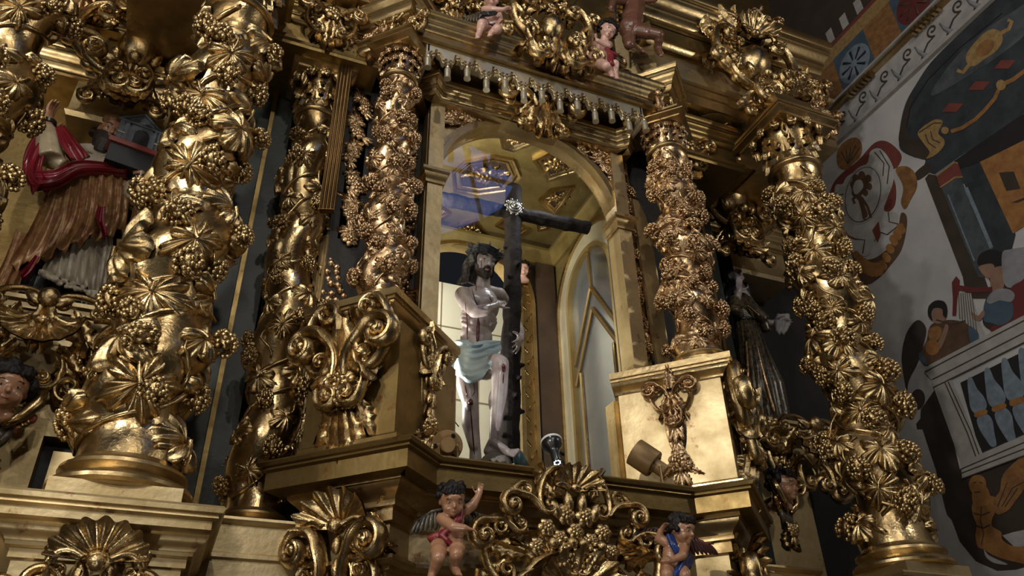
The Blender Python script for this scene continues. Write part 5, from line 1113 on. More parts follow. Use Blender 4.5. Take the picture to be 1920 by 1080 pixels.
# ---- lamps
BRZ = mat('bronze_paint', (.28, .175, .07), .45, .3, (.19, .115, .045), 8, .05, 30); BLK = mat('black_plastic', (.010, .010, .011), .28, coat=.3); WHT = mat('white_plastic', (.7, .7, .68), .4)
LEDM = mat('led_dot', (.8, .85, 1), .3, em=(.85, .92, 1), ems=6)
def aim(c, d): return TR(*c) @ V(d).normalized().to_track_quat('Z', 'X').to_matrix().to_4x4()
def bronze_spot(label, c, d, foot, energy, to):
    t = thing('spotlight', label, 'spotlight', foot, 0, 'bronze spotlights on the ledge'); O_ = TR(*(-V(foot))); M = O_ @ aim(c, d)
    MB().lathe([(.001, -.02), (.085, -.02), (.090, -.012), (.090, .13), (.078, .13), (.074, .02), (.001, .02)], 32, M).build('lamp_head', BRZ, t)
    MB().lathe([(.001, -.10), (.040, -.10), (.045, -.09), (.045, -.02), (.001, -.02)], 20, M).build('lamp_socket', BRZ, t)
    for k in range(3): a = 2*PI*k/3+.5; MB().lathe([(.001, -.026), (.012, -.026), (.012, -.02), (.001, -.02)], 8, M @ TR(.066*math.cos(a), .066*math.sin(a), 0)).build('vent', BLK, t)
    c_ = O_ @ V(c); s = V(d).cross(V((0, 0, 1))).normalized()
    for k in (-1, 1): MB().tube([c_+s*.05*k-V(d).normalized()*.06, V((0, 0, .02))+s*.05*k], .012, 6, .5).build('bracket_arm', BRZ, t)
    MB().tube([c_+s*.06-V(d).normalized()*.06, c_-s*.06-V(d).normalized()*.06], .010, 8).build('pivot', BRZ, t)
    MB().lathe([(.001, 0), (.05, 0), (.05, .02), (.001, .02)], 20).build('foot', BRZ, t)
    MB().lathe([(.001, .10), (.074, .10)], 24, M).build('lens', EYEW, t)
    if energy: lamp('spotlight_beam', 'SPOT', V(c)+V(d).normalized()*.14, energy, (.93, .96, 1), .05, to=to, spot_size=1.2, spot_blend=.6)
    return t
bronze_spot('round bronze spotlight seen from behind at the left end of the ledge', P(838, 836, 4.10), (.25, 1, .35), (P(838, 836, 4.10).x, 4.06, 1.56), 0, None)
bronze_spot('bronze spotlight tilted up at the right end of the ledge', P(1222, 868, 4.10), (-.55, .35, .55), (P(1240, 890, 4.08).x, 4.08, 1.56), 3, (AX-.1, 4.75, 3.0))
t = thing('led_spotlight', 'small black LED spotlight with a ring of white diodes, in the middle of the ledge', 'spotlight', (P(1050, 886, 4.08).x, 4.08, 1.56)); O_ = TR(*(-t.location)); c0 = P(1040, 850, 4.08); d0 = (P(1031, 818, 4.14)-c0)
M = O_ @ aim(c0, d0)
MB().lathe([(.001, -.075), (.028, -.075), (.031, -.07), (.030, .0), (.036, .02), (.060, .045), (.066, .075), (.066, .10), (.060, .10), (.054, .075), (.001, .06)], 28, M).build('lamp_head', BLK, t)
MB().lathe([(.0665, .085), (.068, .10), (.060, .105), (.058, .095)], 28, M).build('white_rim', WHT, t)
for k in range(8): a = 2*PI*k/8; MB().ball((.018*math.cos(a), .018*math.sin(a), -.076), .0045, 8, 6, M).build('diode', LEDM, t, ang=180)
MB().lathe([(.001, 0), (.055, 0), (.055, .015), (.03, .02), (.001, .02)], 20).build('foot', BLK, t)
MB().tube([O_ @ (c0+V((.035, 0, -.01))), V((.045, 0, .06)), V((.03, 0, .01))], .007, 6).build('stand', BLK, t)
MB().tube([O_ @ (c0+V((.03, 0, .01))), O_ @ (c0+V((.062, 0, .0)))], .011, 8).build('knob', BLK, t)
MB().tube([O_ @ (c0+V((0, 0, -.07))), V((-.02, -.03, .06)), V((.02, -.03, .02))], .004, 5).build('wire', BLK, t)
MB().tube([V((-.05, .0, .03)), V((-.055, -.06, .035)), V((-.08, -.085, .0)), V((-.09, -.07, -.05))], .007, 6).build('cable', WHT, t)
lamp('led_beam', 'SPOT', c0+d0.normalized()*.12, 4, (.90, .95, 1), .04, to=(AX-.2, 4.75, 2.9), spot_size=1.5, spot_blend=.7)
lamp('niche_top_lamp', 'AREA', (AX+.35, 4.62, 4.42), 6, (.92, .96, 1), .16, to=(AX-.15, 4.85, 3.0))
lamp('niche_side_lamp', 'AREA', (AX-.80, 4.95, 2.3), 26, (1, .95, .82), .16, to=(AX+.9, 5.3, 4.0))
lamp('niche_uplight', 'AREA', (AX-.86, 4.72, 3.85), 24, (1, .94, .76), .2, to=(AX+.3, 5.35, 4.74))
# small gilt candle arms glimpsed in the chamber
t = thing('candle_arm', 'thin wire lamp arm with a dark socket in the white chamber behind the statue', 'lamp', P(824, 790, 6.9)); O_ = TR(*(-t.location))
for pts in ([(826, 768), (838, 785), (850, 800)], [(832, 766), (846, 782), (860, 800)], [(815, 766), (826, 767)], [(826, 768), (826, 767)]): MB().tube([O_ @ P(x, y, 6.9) for x, y in pts], .006, 5).build('wire', BLK, t, ang=180)
MB().tube([O_ @ P(823, 778, 6.9), O_ @ P(823, 778, 7.39)], .008, 5).build('wall_arm', BLK, t)
MB().tube([O_ @ P(818, 787, 6.9), O_ @ P(823, 778, 6.9), O_ @ P(828, 770, 6.9)], [.03, .02, .03], 8).build('socket', BLK, t)
# carved rosettes on the underside of the upper right entablature
for lab, (x, y), R_ in (('glinting leaf rosette on the soffit beside the slender right column', (3.92, 4.36), .20), ('smaller leaf rosette on the soffit nearer the great right column', (4.22, 4.62), .18)):
    t = thing('soffit_rosette', lab, 'carving', (x, y, 5.275), 0, 'soffit rosettes')
    MB().lathe([(.001, -.012), (R_*.9, -.012), (R_, 0), (.001, 0)], 28).build('ground', GOLDD, t)
    inst('flower', FLOW, GOLD, t, down(0, 0, -.03, R_*.9))
    for k in range(11):
        a = 2*PI*k/11; inst('acanthus_leaf', ACAN[k % 2], GOLD, t, TR(.30*R_*math.cos(a), .30*R_*math.sin(a), -.012) @ RX(PI/2) @ RY(PI/2-a) @ SX(R_*.95, R_*.8, R_*.95))
# ================================================================== the two robed statues in the side niches
CHAS = mat('brown_brocade', (.16, .062, .030), .40, .25, (.30, .17, .065), 16, .25, 40, detail=10)
REDV = mat('red_velvet_paint', (.20, .010, .018), .30, 0, (.12, .006, .012), 4, .05, 20, coat=.4)
ALB = mat('cream_alb', (.42, .36, .28), .55, 0, (.30, .25, .18), 8, .2, 40); BLKR = mat('black_cassock', (.012, .012, .013), .32, 0, coat=.25); CREAMS = mat('cream_sleeve', (.42, .34, .22), .42, .1, (.32, .25, .15), 12, .15, 40, coat=.2)
YS = 5.62
st = thing('bishop_statue', 'bearded statue in brown brocade and red cape holding a model church', 'statue', P(140, 575, YS)); st.location.z = 2.82; O_ = TR(*(-st.location)); XB = .1
def S_(x, y, d=0): return P(x, y, YS+d)
def part(name, m, mb, vox=.013, it=3, par=None, lab=None): mb.v = [tuple(O_ @ V(a)) for a in mb.v]; return sculpt(name, m, par or st, mb, vox, it, .5, label=lab)
b = MB()   # body: head and hands in one skin with the hidden trunk
limb(b, [S_(172, 420, .06), S_(178, 340, .04), S_(196, 275)], [.10, .12, .08]); q, Bh = head(st, b, S_(207, 250, -.08), (.28, -.90, -.35), (.12, 0, 1), .27, SKINT)
limb(b, [S_(140, 310), S_(95, 300, -.06), S_(90, 238, -.10)], [.09, .07, .045]); hand(b, S_(90, 236, -.10), S_(97, 190, -.12)-S_(90, 236, -.10), (.9, -.3, 0), 1.45, .25, 1, .2)
limb(b, [S_(200, 320), S_(240, 370, -.06), S_(262, 338, -.16)], [.09, .07, .045]); hand(b, S_(263, 336, -.16), S_(266, 292, -.18)-S_(263, 336, -.16), (-.1, .4, .9), 1.5, .10, -1, .9)
for o in list(st.children):
    o.data.transform(O_)
    for g in o.children: g.data.transform(O_)
part('body', SKINT, b, .009, 3)
h = MB()
for k in range(12): a = -1.3+2.6*k/11; h.tube([q(.30*math.sin(a), .05+.27*math.cos(a), -.12), q(.27*math.sin(a), .12+.32*math.cos(a), -.42), q(.15*math.sin(a)+.04*math.sin(k*3), .16+.30*math.cos(a), -.80)], [.022, .030, .014], 7)
for k in range(14): a = PI*.5+PI*1.0*k/13; h.tube([q(.36*math.cos(a-PI/2-.0), -.1+.3*math.sin(a-PI), .1), q(.40*math.cos(a-PI/2), -.12, -.25)], .035, 7)
part('beard', BEARD, h, .009, 1)
h = MB(); h.ball(q(0, -.05, .30), (.115, .125, .07), 14, 10); h.tube([q(-.36, .1, .22), q(0, .34, .30), q(.36, .1, .22)], .018, 6); part('cap', CHAS, h, .010, 2)
def folds(rows, m, name, vox=.014, it=2, par=None, lab=None):
    d = MB()
    for pts, r in rows: d.tube([S_(*p) for p in pts], r if hasattr(r, '__len__') else [r]*len(pts), 9)
    return part(name, m, d, vox, it, par, lab)
def cloth(name, m, curves, nf, amp, par=None, thick=.014, nu=60, nv=26, ph=0.0, lean=.6, hem=.25, O=None):
    """a hanging sheet lofted through the given curves, rippled into folds and given thickness"""
    C = []
    for c in curves:
        p = [S_(*q) for q in c]; k = len(p)-1; row = []
        for j in range(nv+1):
            t = j/nv*k; i = min(int(t), k-1); f = t-i; a, b_, c_, d_ = p[max(i-1, 0)], p[i], p[i+1], p[min(i+2, k)]
            row.append(.5*((2*b_)+(-a+c_)*f+(2*a-5*b_+4*c_-d_)*f*f+(-a+3*b_-3*c_+d_)*f**3))
        C.append(row)
    m_ = len(C)-1
    def S(u, v):
        t = u*m_; i = min(int(t), m_-1); f = t-i; j = min(int(v*nv), nv); a, b_, c_, d_ = C[max(i-1, 0)][j], C[i][j], C[i+1][j], C[min(i+2, m_)][j]
        p = .5*((2*b_)+(-a+c_)*f+(2*a-5*b_+4*c_-d_)*f*f+(-a+3*b_-3*c_+d_)*f**3)
        w = math.sin(2*PI*nf*(u+.05*math.sin(3*v+ph))+ph+lean*v)+.35*math.sin(2*PI*nf*2.3*u+ph*2+v*2)
        return p+V((0, -amp*w*(hem+(1-hem)*v), amp*.35*w*v*v))
    g = MB(); g.grid(lambda u, v: tuple(S(u, v)), nu, nv); n = len(g.v); fs = list(g.f)
    W = nv+1; g.v += [(x, y+thick, z) for x, y, z in g.v]; g.f += [tuple(i+n for i in f[::-1]) for f in fs]
    for i in range(nu): g.f += [(i*W, (i+1)*W, n+(i+1)*W, n+i*W), (i*W+nv, n+i*W+nv, n+(i+1)*W+nv, (i+1)*W+nv)]
    for j in range(nv): g.f += [(j, n+j, n+j+1, j+1), (nu*W+j, nu*W+j+1, n+nu*W+j+1, n+nu*W+j)]
    g.v = [tuple((O or O_) @ V(a)) for a in g.v]; return g.build(name, m, par or st, ang=75)
cloth('cassock', BLKR, [[(60, 490, .02), (40, 530, -.01), (34, 572, -.02)], [(100, 500, -.04), (84, 540, -.08), (78, 577, -.09)], [(150, 515, -.06), (140, 550, -.11), (134, 583, -.12)], [(200, 520, -.02), (194, 555, -.06), (188, 590, -.08)]], 6, .035)
cloth('alb', ALB, [[(100, 440, -.04), (92, 480, -.10), (78, 512, -.12)], [(140, 428, -.08), (132, 480, -.15), (122, 530, -.17)], [(180, 420, -.08), (174, 480, -.15), (166, 544, -.16)], [(215, 420, -.04), (208, 490, -.08), (196, 556, -.10)]], 8, .028)
lc = MB(); rg = random.Random(4)
for k in range(70): x = 76+1.75*k; lc.ball(S_(x+rg.uniform(-2, 2), 513+.40*(x-78)+rg.uniform(-6, 6), -.16+rg.uniform(-.02, .02)), rg.uniform(.010, .022), 7, 5)
for k in range(60): x = 78+1.9*k; lc.ball(S_(x, 511+.40*(x-78), -.14), .018, 7, 5)
part('lace_edge', ALB, lc, .009, 0)
cloth('chasuble', CHAS, [[(104, 316, -.04), (80, 380, -.08), (52, 440, -.06), (18, 500, .0)], [(125, 324, -.14), (110, 400, -.18), (90, 452, -.16), (64, 494, -.12)], [(155, 318, -.18), (145, 400, -.25), (128, 442, -.25), (110, 470, -.23)], [(185, 316, -.18), (180, 390, -.25), (172, 426, -.25), (158, 452, -.23)],
    [(215, 318, -.14), (215, 380, -.21), (212, 412, -.21), (205, 440, -.19)], [(240, 326, -.06), (242, 370, -.10), (240, 402, -.10), (236, 428, -.08)]], 8, .036, nu=90, hem=.35)
folds([([(150, 300, .0), (160, 380, -.02), (165, 430, -.02)], [.12, .14, .11]), ([(205, 330, .02), (205, 400, .0)], [.10, .11])], CHAS, 'chasuble_body', .014, 2)
cloth('mantle_fall', CHAS, [[(262, 346, -.10), (240, 430, -.15), (220, 500, -.17), (206, 548, -.15)], [(278, 352, -.06), (260, 440, -.13), (242, 510, -.15), (230, 560, -.13)], [(292, 360, .02), (276, 450, -.04), (264, 520, -.05), (256, 564, -.03)]], 3, .035)
cloth('mantle_skirt', CHAS, [[(30, 430, .10), (4, 500, .08), (-24, 552, .05)], [(52, 440, .04), (28, 500, .02), (4, 556, .0)], [(70, 450, .03), (52, 500, .02), (34, 556, .01)]], 3, .03)
cloth('mantle_lining', REDV, [[(224, 540, -.06), (220, 565, -.08), (216, 580, -.08)], [(240, 545, -.04), (238, 568, -.07), (234, 585, -.07)], [(252, 545, .0), (250, 565, -.02), (247, 583, -.02)]], 2, .03)
cloth('hem_lining', REDV, [[(66, 478, -.14), (50, 500, -.13), (36, 514, -.10)], [(74, 482, -.12), (62, 506, -.11), (48, 524, -.09)]], 1.5, .02)
cloth('front_lining', REDV, [[(184, 385, -.30), (180, 410, -.31), (190, 440, -.29)], [(198, 388, -.30), (197, 415, -.30), (203, 446, -.26)]], 1.5, .03)
# red cape: over the raised arm, at the neck, round the breast
cloth('cape', REDV, [[(76, 238, -.08), (50, 280, -.12), (42, 320, -.13), (52, 352, -.16)], [(86, 250, -.16), (64, 296, -.21), (58, 332, -.22), (72, 356, -.22)], [(96, 262, -.15), (82, 300, -.19), (80, 332, -.20), (96, 352, -.22)]], 2, .035, ph=1)
cloth('cape_collar', REDV, [[(102, 240, -.12), (112, 272, -.17), (132, 302, -.18)], [(112, 236, -.14), (130, 266, -.19), (152, 298, -.19)], [(122, 236, -.06), (146, 264, -.11), (172, 298, -.12)]], 1.5, .03)
cloth('cape_band', REDV, [[(50, 322, -.15), (100, 322, -.23), (150, 306, -.23), (238, 316, -.12)], [(56, 342, -.20), (104, 338, -.27), (155, 316, -.27), (238, 322, -.15)], [(68, 358, -.20), (112, 350, -.25), (160, 326, -.25), (238, 330, -.14)]], 2, .028, hem=.8)
# sleeves and breast linen
folds([([(92, 240, -.10), (90, 262, -.12), (94, 300, -.14)], [.05, .085, .10]), ([(104, 300, -.10), (120, 312, -.1)], .06)], CREAMS, 'raised_sleeve', .012, 2)
folds([([(262, 342, -.15), (254, 352, -.12), (244, 372, -.06)], [.055, .085, .08])], CREAMS, 'held_sleeve', .012, 2)
folds([([(158+10*k, 290+1.5*k, -.10), (162+9*k, 306+1.5*k, -.16), (166+8*k, 318+.8*k, -.16)], .022) for k in range(5)]+[([(150, 285, -.02), (180, 285, -.06), (205, 300, -.05)], .07)], ALB, 'breast_linen', .010, 1)
for c, n in (((90, 234, -.10), (97, 190)), ((263, 338, -.16), (266, 300))):
    m_ = MB().tube([S_(*c), lerp(S_(*c), S_(n[0], n[1], c[2]), .12)], .06, 14); m_.v = [tuple(O_ @ V(a)) for a in m_.v]; m_.build('cuff', BLKR, st)
# the model church
MOD = mat('grey_model_stone', (.12, .135, .15), .7, 0, (.07, .08, .09), 30, .3, 60); MRED = mat('model_red', (.22, .04, .03), .5); MBLK = mat('model_black', (.006, .006, .007), .6)
mc = thing('model_church', 'small grey model church with gabled front on a red base', 'model', S_(254, 275, -.20), .22); 
Wm = .155; Hm = .19
MB().prism([(-Wm, 0), (Wm, 0), (Wm, Hm*1.15), (0, Hm*1.75), (-Wm, Hm*1.15)], -.26, 0, RX(PI/2) @ TR(0, 0, 0)).build('nave', MOD, mc)
MB().sweep([(-Wm-.03, .28), (-Wm-.03, -.03), (Wm+.03, -.03), (Wm+.03, .28)], [(-.1, -.045), (.01, -.045), (.01, 0), (-.1, 0)]).build('red_base', MRED, mc)
MB().box((-Wm-.02, -.02, -.22), (Wm+.02, .28, -.045)).build('block', MBLK, mc)
dp = [(-.055, 0), (.055, 0), (.055, .12)]+[(.055*math.cos(PI*k/8), .12+.055*math.sin(PI*k/8)) for k in range(1, 8)]+[(-.055, .12)]
MB().prism(dp, 0, .008, RX(PI/2) @ TR(.02, .0, 0)).build('door', MBLK, mc)
for x in (-.08, .10): MB().lathe([(.001, .008), (.014, .008), (.014, 0), (.001, 0)], 10, TR(x, -.001, .21) @ RX(PI/2)).build('window', MBLK, mc)
for a, c in (((-Wm-.015, Hm*1.13), (0, Hm*1.78)), ((0, Hm*1.78), (Wm+.015, Hm*1.13)), ((-Wm-.015, Hm*1.15), (Wm+.015, Hm*1.15))): MB().tube([(a[0], -.008, a[1]), (c[0], -.008, c[1])], .011, 6).build('cornice', MOD, mc)
for x in (-Wm+.02, Wm-.02, -.10, .12): MB().box((x-.016, -.014, 0), (x+.016, 0, Hm*1.1)).build('pilaster', MOD, mc)
MB().box((-Wm+.0, -.02, .075), (-.10, 0, .085)).box((.12, -.02, .075), (Wm, 0, .085)).build('string_course', ALB, mc)
# gilded picture frame on the niche's back wall
pf = thing('picture_frame', 'small gilded carved frame on the back wall beside the raised arm of the bearded statue', 'frame', P(160, 330, 5.84)); fx0, fx1 = -.13, .25
MB().box((fx0, 0, 0), (fx0+.09, .03, .62)).box((fx1-.09, 0, 0), (fx1, .03, .62)).box((fx0, 0, .53), (fx1, .03, .62)).build('moulding', GOLDM, pf)
for k in range(9): inst('carved_leaf', ACAN[k % 2], GOLD, pf, TR(fx0+.03, -.01, .05+.06*k) @ RY(-.6) @ SX(.09, .09, .09))
for k in range(6): inst('carved_leaf', ACAN[k % 2], GOLD, pf, TR(fx0+.05+.055*k, -.01, .58) @ RY(.9) @ SX(.09, .09, .09))
# ---- dark-robed woman in the right niche
DARK = mat('dark_gilt_robe', (.016, .015, .015), .30, .2, (.15, .11, .055), 30, .3, 60, coat=.2, detail=3); VEIL = mat('black_veil', (.008, .008, .009), .35, coat=.25); GREYC = mat('grey_cloth', (.40, .39, .38), .6, 0, (.28, .27, .27), 10, .2, 30)
YS = 5.62
st = thing('robed_statue', 'statue of a woman in a dark gold-figured robe in the right niche', 'statue', P(1420, 782, YS)); st.location.z = 2.82; O_ = TR(*(-st.location))
b = MB(); limb(b, [S_(1405, 640, .05), S_(1392, 560, .03), S_(1384, 535)], [.09, .09, .06]); q, Bh = head(st, b, S_(1378, 518, -.08), (-.1, -.80, .10), (-.22, .1, 1), .22, SKINC)
limb(b, [S_(1400, 565), S_(1420, 605, -.10), S_(1446, 606, -.18)], [.07, .055, .035]); hand(b, S_(1448, 605, -.18), (.9, -.35, .1), (0, -.3, -1), 1.15, .25, -1, .4)
limb(b, [S_(1385, 565), S_(1375, 585, -.12), S_(1386, 545, -.22)], [.065, .055, .032]); hand(b, S_(1386, 545, -.22), S_(1384, 500, -.2)-S_(1386, 545, -.22), (0, -1, 0), 1.05, .2, 1, .1)
for o in list(st.children):
    o.data.transform(O_)
    for g in o.children: g.data.transform(O_)
part('body', SKINC, b, .009, 3)
folds([([(1372, 505, -.02), (1358, 525, 0), (1350, 560, .02), (1356, 590, .0)], [.05, .07, .08, .07]), ([(1384, 500, -.02), (1394, 520, .04), (1402, 560, .06), (1412, 590, .04)], [.05, .06, .06, .05]), ([(1376, 498, -.04), (1370, 508, -.0)], .06), ([(1372, 540, -.08), (1362, 560, -.10), (1368, 590, -.10)], .05)], VEIL, 'veil', .011, 2)
folds([([(1390+3*k, 600, -.02), (1394+6*k, 660, -.05-.06*(k % 2)), (1398+10*k, 720, -.08-.07*(k % 2)), (1404+11.5*k, 776+1.5*k, -.08-.07*(k % 2))], [.05, .06, .065, .05]) for k in range(7)]+[([(1385, 560, -.04), (1395, 590, -.08), (1400, 610, -.06)], .11)], DARK, 'robe', .012, 2)
folds([([(1400, 560, -.12), (1418, 585, -.16), (1434, 602, -.18)], [.05, .06, .065]), ([(1432, 604, -.16), (1438, 622, -.15)], .05), ([(1378, 560, -.16), (1376, 585, -.18), (1386, 590, -.16)], .06)], DARK, 'sleeve', .011, 2)
cloth('robe_front', DARK, [[(1380, 592, -.10), (1386, 660, -.15), (1390, 720, -.16), (1396, 780, -.16)], [(1400, 594, -.18), (1412, 660, -.24), (1420, 720, -.25), (1430, 786, -.25)], [(1420, 602, -.12), (1442, 670, -.16), (1458, 730, -.17), (1474, 790, -.17)]], 5, .034)
cloth('veil_fall', VEIL, [[(1356, 520, .02), (1346, 580, .0), (1350, 640, .02)], [(1366, 530, -.10), (1360, 585, -.14), (1366, 640, -.12)], [(1376, 545, -.16), (1374, 590, -.20), (1380, 630, -.18)]], 2, .03)
folds([([(1388, 598, -.14), (1402, 597, -.18), (1418, 602, -.12)], .025)], VEIL, 'belt', .010, 1)
folds([([(1398, 640, -.20), (1402, 700, -.24), (1396, 760, -.22)], .02), ([(1415, 640, -.20), (1436, 720, -.22), (1452, 775, -.2)], .022), ([(1400, 572, -.20), (1424, 592, -.24)], .014)], GOLDC, 'gilt_border', .009, 1)
cl = thing('draped_cloth', 'crumpled grey cloth hanging over the outstretched hand of the dark-robed woman', 'cloth', S_(1466, 605, -.20)); O2 = TR(*(-cl.location)); d = MB()
for k in range(5): d.tube([S_(1460+4*k, 590+(k % 2)*3, -.20), S_(1457+5*k, 606, -.23+.03*(k % 2)), S_(1456+4*k, 622+5*(k % 2), -.21)], [.022, .032, .016], 8)
d.tube([S_(1452, 606, -.2), S_(1462, 594, -.22), S_(1478, 592, -.2)], .028, 8); d.v = [tuple(O2 @ V(a)) for a in d.v]; sculpt('cloth_body', GREYC, cl, d, .009, 2)
# wound folds on the loincloth of the man with the cross
YS = YC
cloth('wound_fold', CLOTH, [[(855, 640, .05), (872, 645, -.10), (895, 648, -.135), (922, 641, -.05)], [(852, 653, .05), (870, 660, -.11), (895, 663, -.155), (941, 648, -.17)], [(851, 668, .05), (868, 678, -.11), (890, 685, -.15), (933, 668, -.25)], [(853, 684, .05), (866, 696, -.10), (882, 705, -.14), (915, 694, -.23)], [(857, 694, .05), (866, 706, -.09), (880, 716, -.12), (902, 712, -.16)]], 5, .013, par=LC, hem=1, lean=2.2, O=OC, thick=.02)
# ================================================================== paintings on the side wall, flat colour laid on the plaster
def paint(name, c, c2=None, sc=6): return mat('paint_'+name, c, .85, 0, c2 or tuple(x*.7 for x in c), sc, .1, 20)
PT = dict(red=paint('red', (.16, .035, .025)), ochre=paint('ochre', (.25, .12, .035), (.15, .065, .02), 14), white=paint('white', (.42, .40, .38)), grey=paint('grey', (.24, .24, .25)), dark=paint('dark', (.012, .015, .019), (.03, .035, .042), 5), black=paint('black', (.010, .008, .008)), umber=paint('umber', (.040, .026, .018), (.028, .018, .012), 4),
          blue=paint('blue', (.05, .085, .12)), stone=paint('stone', (.34, .32, .30), (.27, .25, .23), 8), steel=paint('steel', (.17, .21, .25), (.11, .14, .17), 16), flesh=paint('flesh', (.26, .15, .10)), brown=paint('brown', (.10, .052, .026), (.06, .03, .015), 8), orange=paint('orange', (.30, .14, .04), (.20, .085, .022), 10), crim=paint('crimson', (.12, .018, .018)),
          plaster2=paint('pale', (.38, .36, .35)), teal=paint('marble', (.030, .036, .042), (.065, .072, .08), 7), line=paint('line', (.05, .038, .03)), gilt=paint('gilt', (.30, .19, .07), (.2, .12, .04), 20))
LAY = [0]
def smooth(pts, n=5):
    m = len(pts); out = []
    for i in range(m):
        p0, p1, p2, p3 = (V(pts[(i+k-1) % m]) for k in range(4))
        for j in range(n):
            t = j/n; out.append(tuple(.5*((2*p1)+(-p0+p2)*t+(2*p0-5*p1+4*p2-p3)*t*t+(-p0+3*p1-3*p2+p3)*t**3)))
    return out
def patch(name, pts, m, par=None, lay=1, soft=True, plane='X', label=None):
    pts = smooth(pts) if soft else pts
    w = [PX(x, y, XR) for x, y in pts] if plane == 'X' else [P(x, y, 6.12) for x, y in pts]
    if not soft and plane == 'X': w = [p-V((0, .9, 0)) if q[0] >= 1918 else p for p, q in zip(w, pts)]     # the painting goes on along the wall
    LAY[0] += 1; h_ = .0016*lay+.000012*LAY[0]; e = V((-h_, 0, 0)) if plane == 'X' else V((0, -h_, 0))
    f = V((-.0012, 0, 0)) if plane == 'X' else V((0, -.0012, 0)); n = len(w)
    mb = MB().add([p+e for p in w]+[p+e-f for p in w], [tuple(range(n))]+[(i, (i+1) % n, n+(i+1) % n, n+i) for i in range(n)])
    return mb.build(name, PT[m], par or WALLR, label=label)
def stroke(name, pts, wpx, m, par, lay=2):
    L = []; R = []; n = len(pts)
    for i in range(n):
        a, c = V(pts[max(0, i-1)]), V(pts[min(n-1, i+1)]); d = (c-a).normalized(); k = V((-d.y, d.x))*wpx*.5; p = V(pts[i]); L.append(tuple(p+k)); R.append(tuple(p-k))
    return patch(name, L+R[::-1], m, par, lay, False)
def oval(cx, cy, rx, ry, rot=0, n=20):
    return [(cx+rx*math.cos(a)*math.cos(rot)-ry*math.sin(a)*math.sin(rot), cy+rx*math.cos(a)*math.sin(rot)+ry*math.sin(a)*math.cos(rot)) for a in [2*PI*k/n for k in range(n)]]
# --- cartouche with an oval medallion
c = patch('painted_cartouche', [(1562, 345), (1582, 322), (1610, 300), (1640, 268), (1665, 266), (1690, 290), (1684, 312), (1672, 322), (1680, 350), (1678, 385), (1660, 405), (1640, 440), (1640, 452), (1610, 452), (1585, 440), (1568, 420), (1555, 410), (1552, 380)], 'red', lay=1, label='red painted cartouche with an oval medallion on the side wall')
patch('painted_shell', [(1572, 312), (1570, 285), (1585, 265), (1605, 258), (1616, 270), (1614, 292), (1598, 308), (1588, 318)], 'ochre', c, 2)
for k in range(5): stroke('shell_line', [(1590, 308), (1578+9*k, 272+abs(k-3)*4)], 1.6, 'line', c, 3)
patch('white_strapwork', [(1566, 350), (1580, 345), (1590, 330), (1625, 308), (1632, 285), (1648, 278), (1664, 292), (1676, 318), (1674, 345), (1664, 372), (1658, 395), (1682, 400), (1682, 425), (1665, 440), (1650, 435), (1640, 450), (1630, 478), (1610, 478), (1598, 470), (1604, 448), (1590, 440), (1576, 412), (1566, 400)], 'white', c, 2)
for pts in ([(1640, 285), (1658, 306), (1656, 330)], [(1650, 282), (1668, 312), (1664, 345)], [(1567, 362), (1575, 366), (1582, 364)], [(1567, 380), (1575, 386), (1582, 384)], [(1570, 398), (1578, 406), (1586, 404)], [(1666, 398), (1668, 416), (1684, 420)], [(1604, 448), (1622, 450), (1618, 476)], [(1650, 435), (1664, 440), (1684, 424)]): stroke('strapwork_line', pts, 2.0, 'line', c, 3)
patch('red_lozenge', [(1636, 432), (1648, 415), (1652, 440), (1646, 455)], 'red', c, 3, False)
patch('medallion_rim', oval(1619, 365, 36, 57, .24), 'stone', c, 3); patch('medallion_edge', oval(1619, 365, 32.5, 53, .24), 'line', c, 4); patch('medallion_field', oval(1619, 365, 31, 51.5, .24), 'plaster2', c, 5)
f = patch('medallion_figure', [(1598, 355), (1598, 340), (1608, 330), (1622, 328), (1630, 338), (1628, 350), (1622, 362), (1616, 368), (1622, 385), (1628, 402), (1624, 408), (1618, 396), (1612, 378), (1606, 370)], 'brown', c, 6)
for x, y, r in ((1601, 346, 6), (1606, 335, 6.5), (1617, 329, 6.5), (1629, 335, 6), (1631, 350, 5.5), (1624, 362, 5), (1604, 362, 6), (1612, 370, 5)): patch('medallion_curl', oval(x, y, r, r*1.2), 'brown', c, 6)
for pts in ([(1616, 370), (1628, 388), (1634, 408)], [(1612, 372), (1618, 392), (1622, 412)], [(1610, 366), (1600, 374), (1604, 382)]): stroke('medallion_stroke', pts, 5, 'brown', c, 6)
patch('figure_face', [(1601, 352), (1606, 340), (1616, 338), (1620, 350), (1612, 362), (1604, 364)], 'plaster2', c, 7)
g = patch('painted_garland', [(1596, 472), (1612, 486), (1640, 484), (1668, 462), (1684, 428), (1690, 400), (1700, 405), (1700, 430), (1690, 470), (1668, 500), (1650, 520), (1625, 534), (1606, 520), (1605, 500)], 'brown', lay=2, label='painted swag of ochre fruit hanging below the red cartouche')
for k in range(26):
    t = k/25; x = 1606+20*math.sin(t*1.0)+t*74*(t**.3) if False else 1606+86*t; y = 484+22*math.sin(PI*min(1, t*1.25))-70*max(0, t-.55)**1.1*2
    patch('painted_fruit', oval(x, y+(6 if k % 2 else -6), 6.5, 7.5), 'orange', g, 3)
patch('garland_tip', [(1680, 318), (1700, 312), (1716, 325), (1720, 350), (1708, 375), (1698, 392), (1690, 380), (1694, 350)], 'ochre', c, 3)
patch('garland_ribbon', [(1716, 325), (1740, 306), (1748, 318), (1722, 338)], 'umber', c, 2)
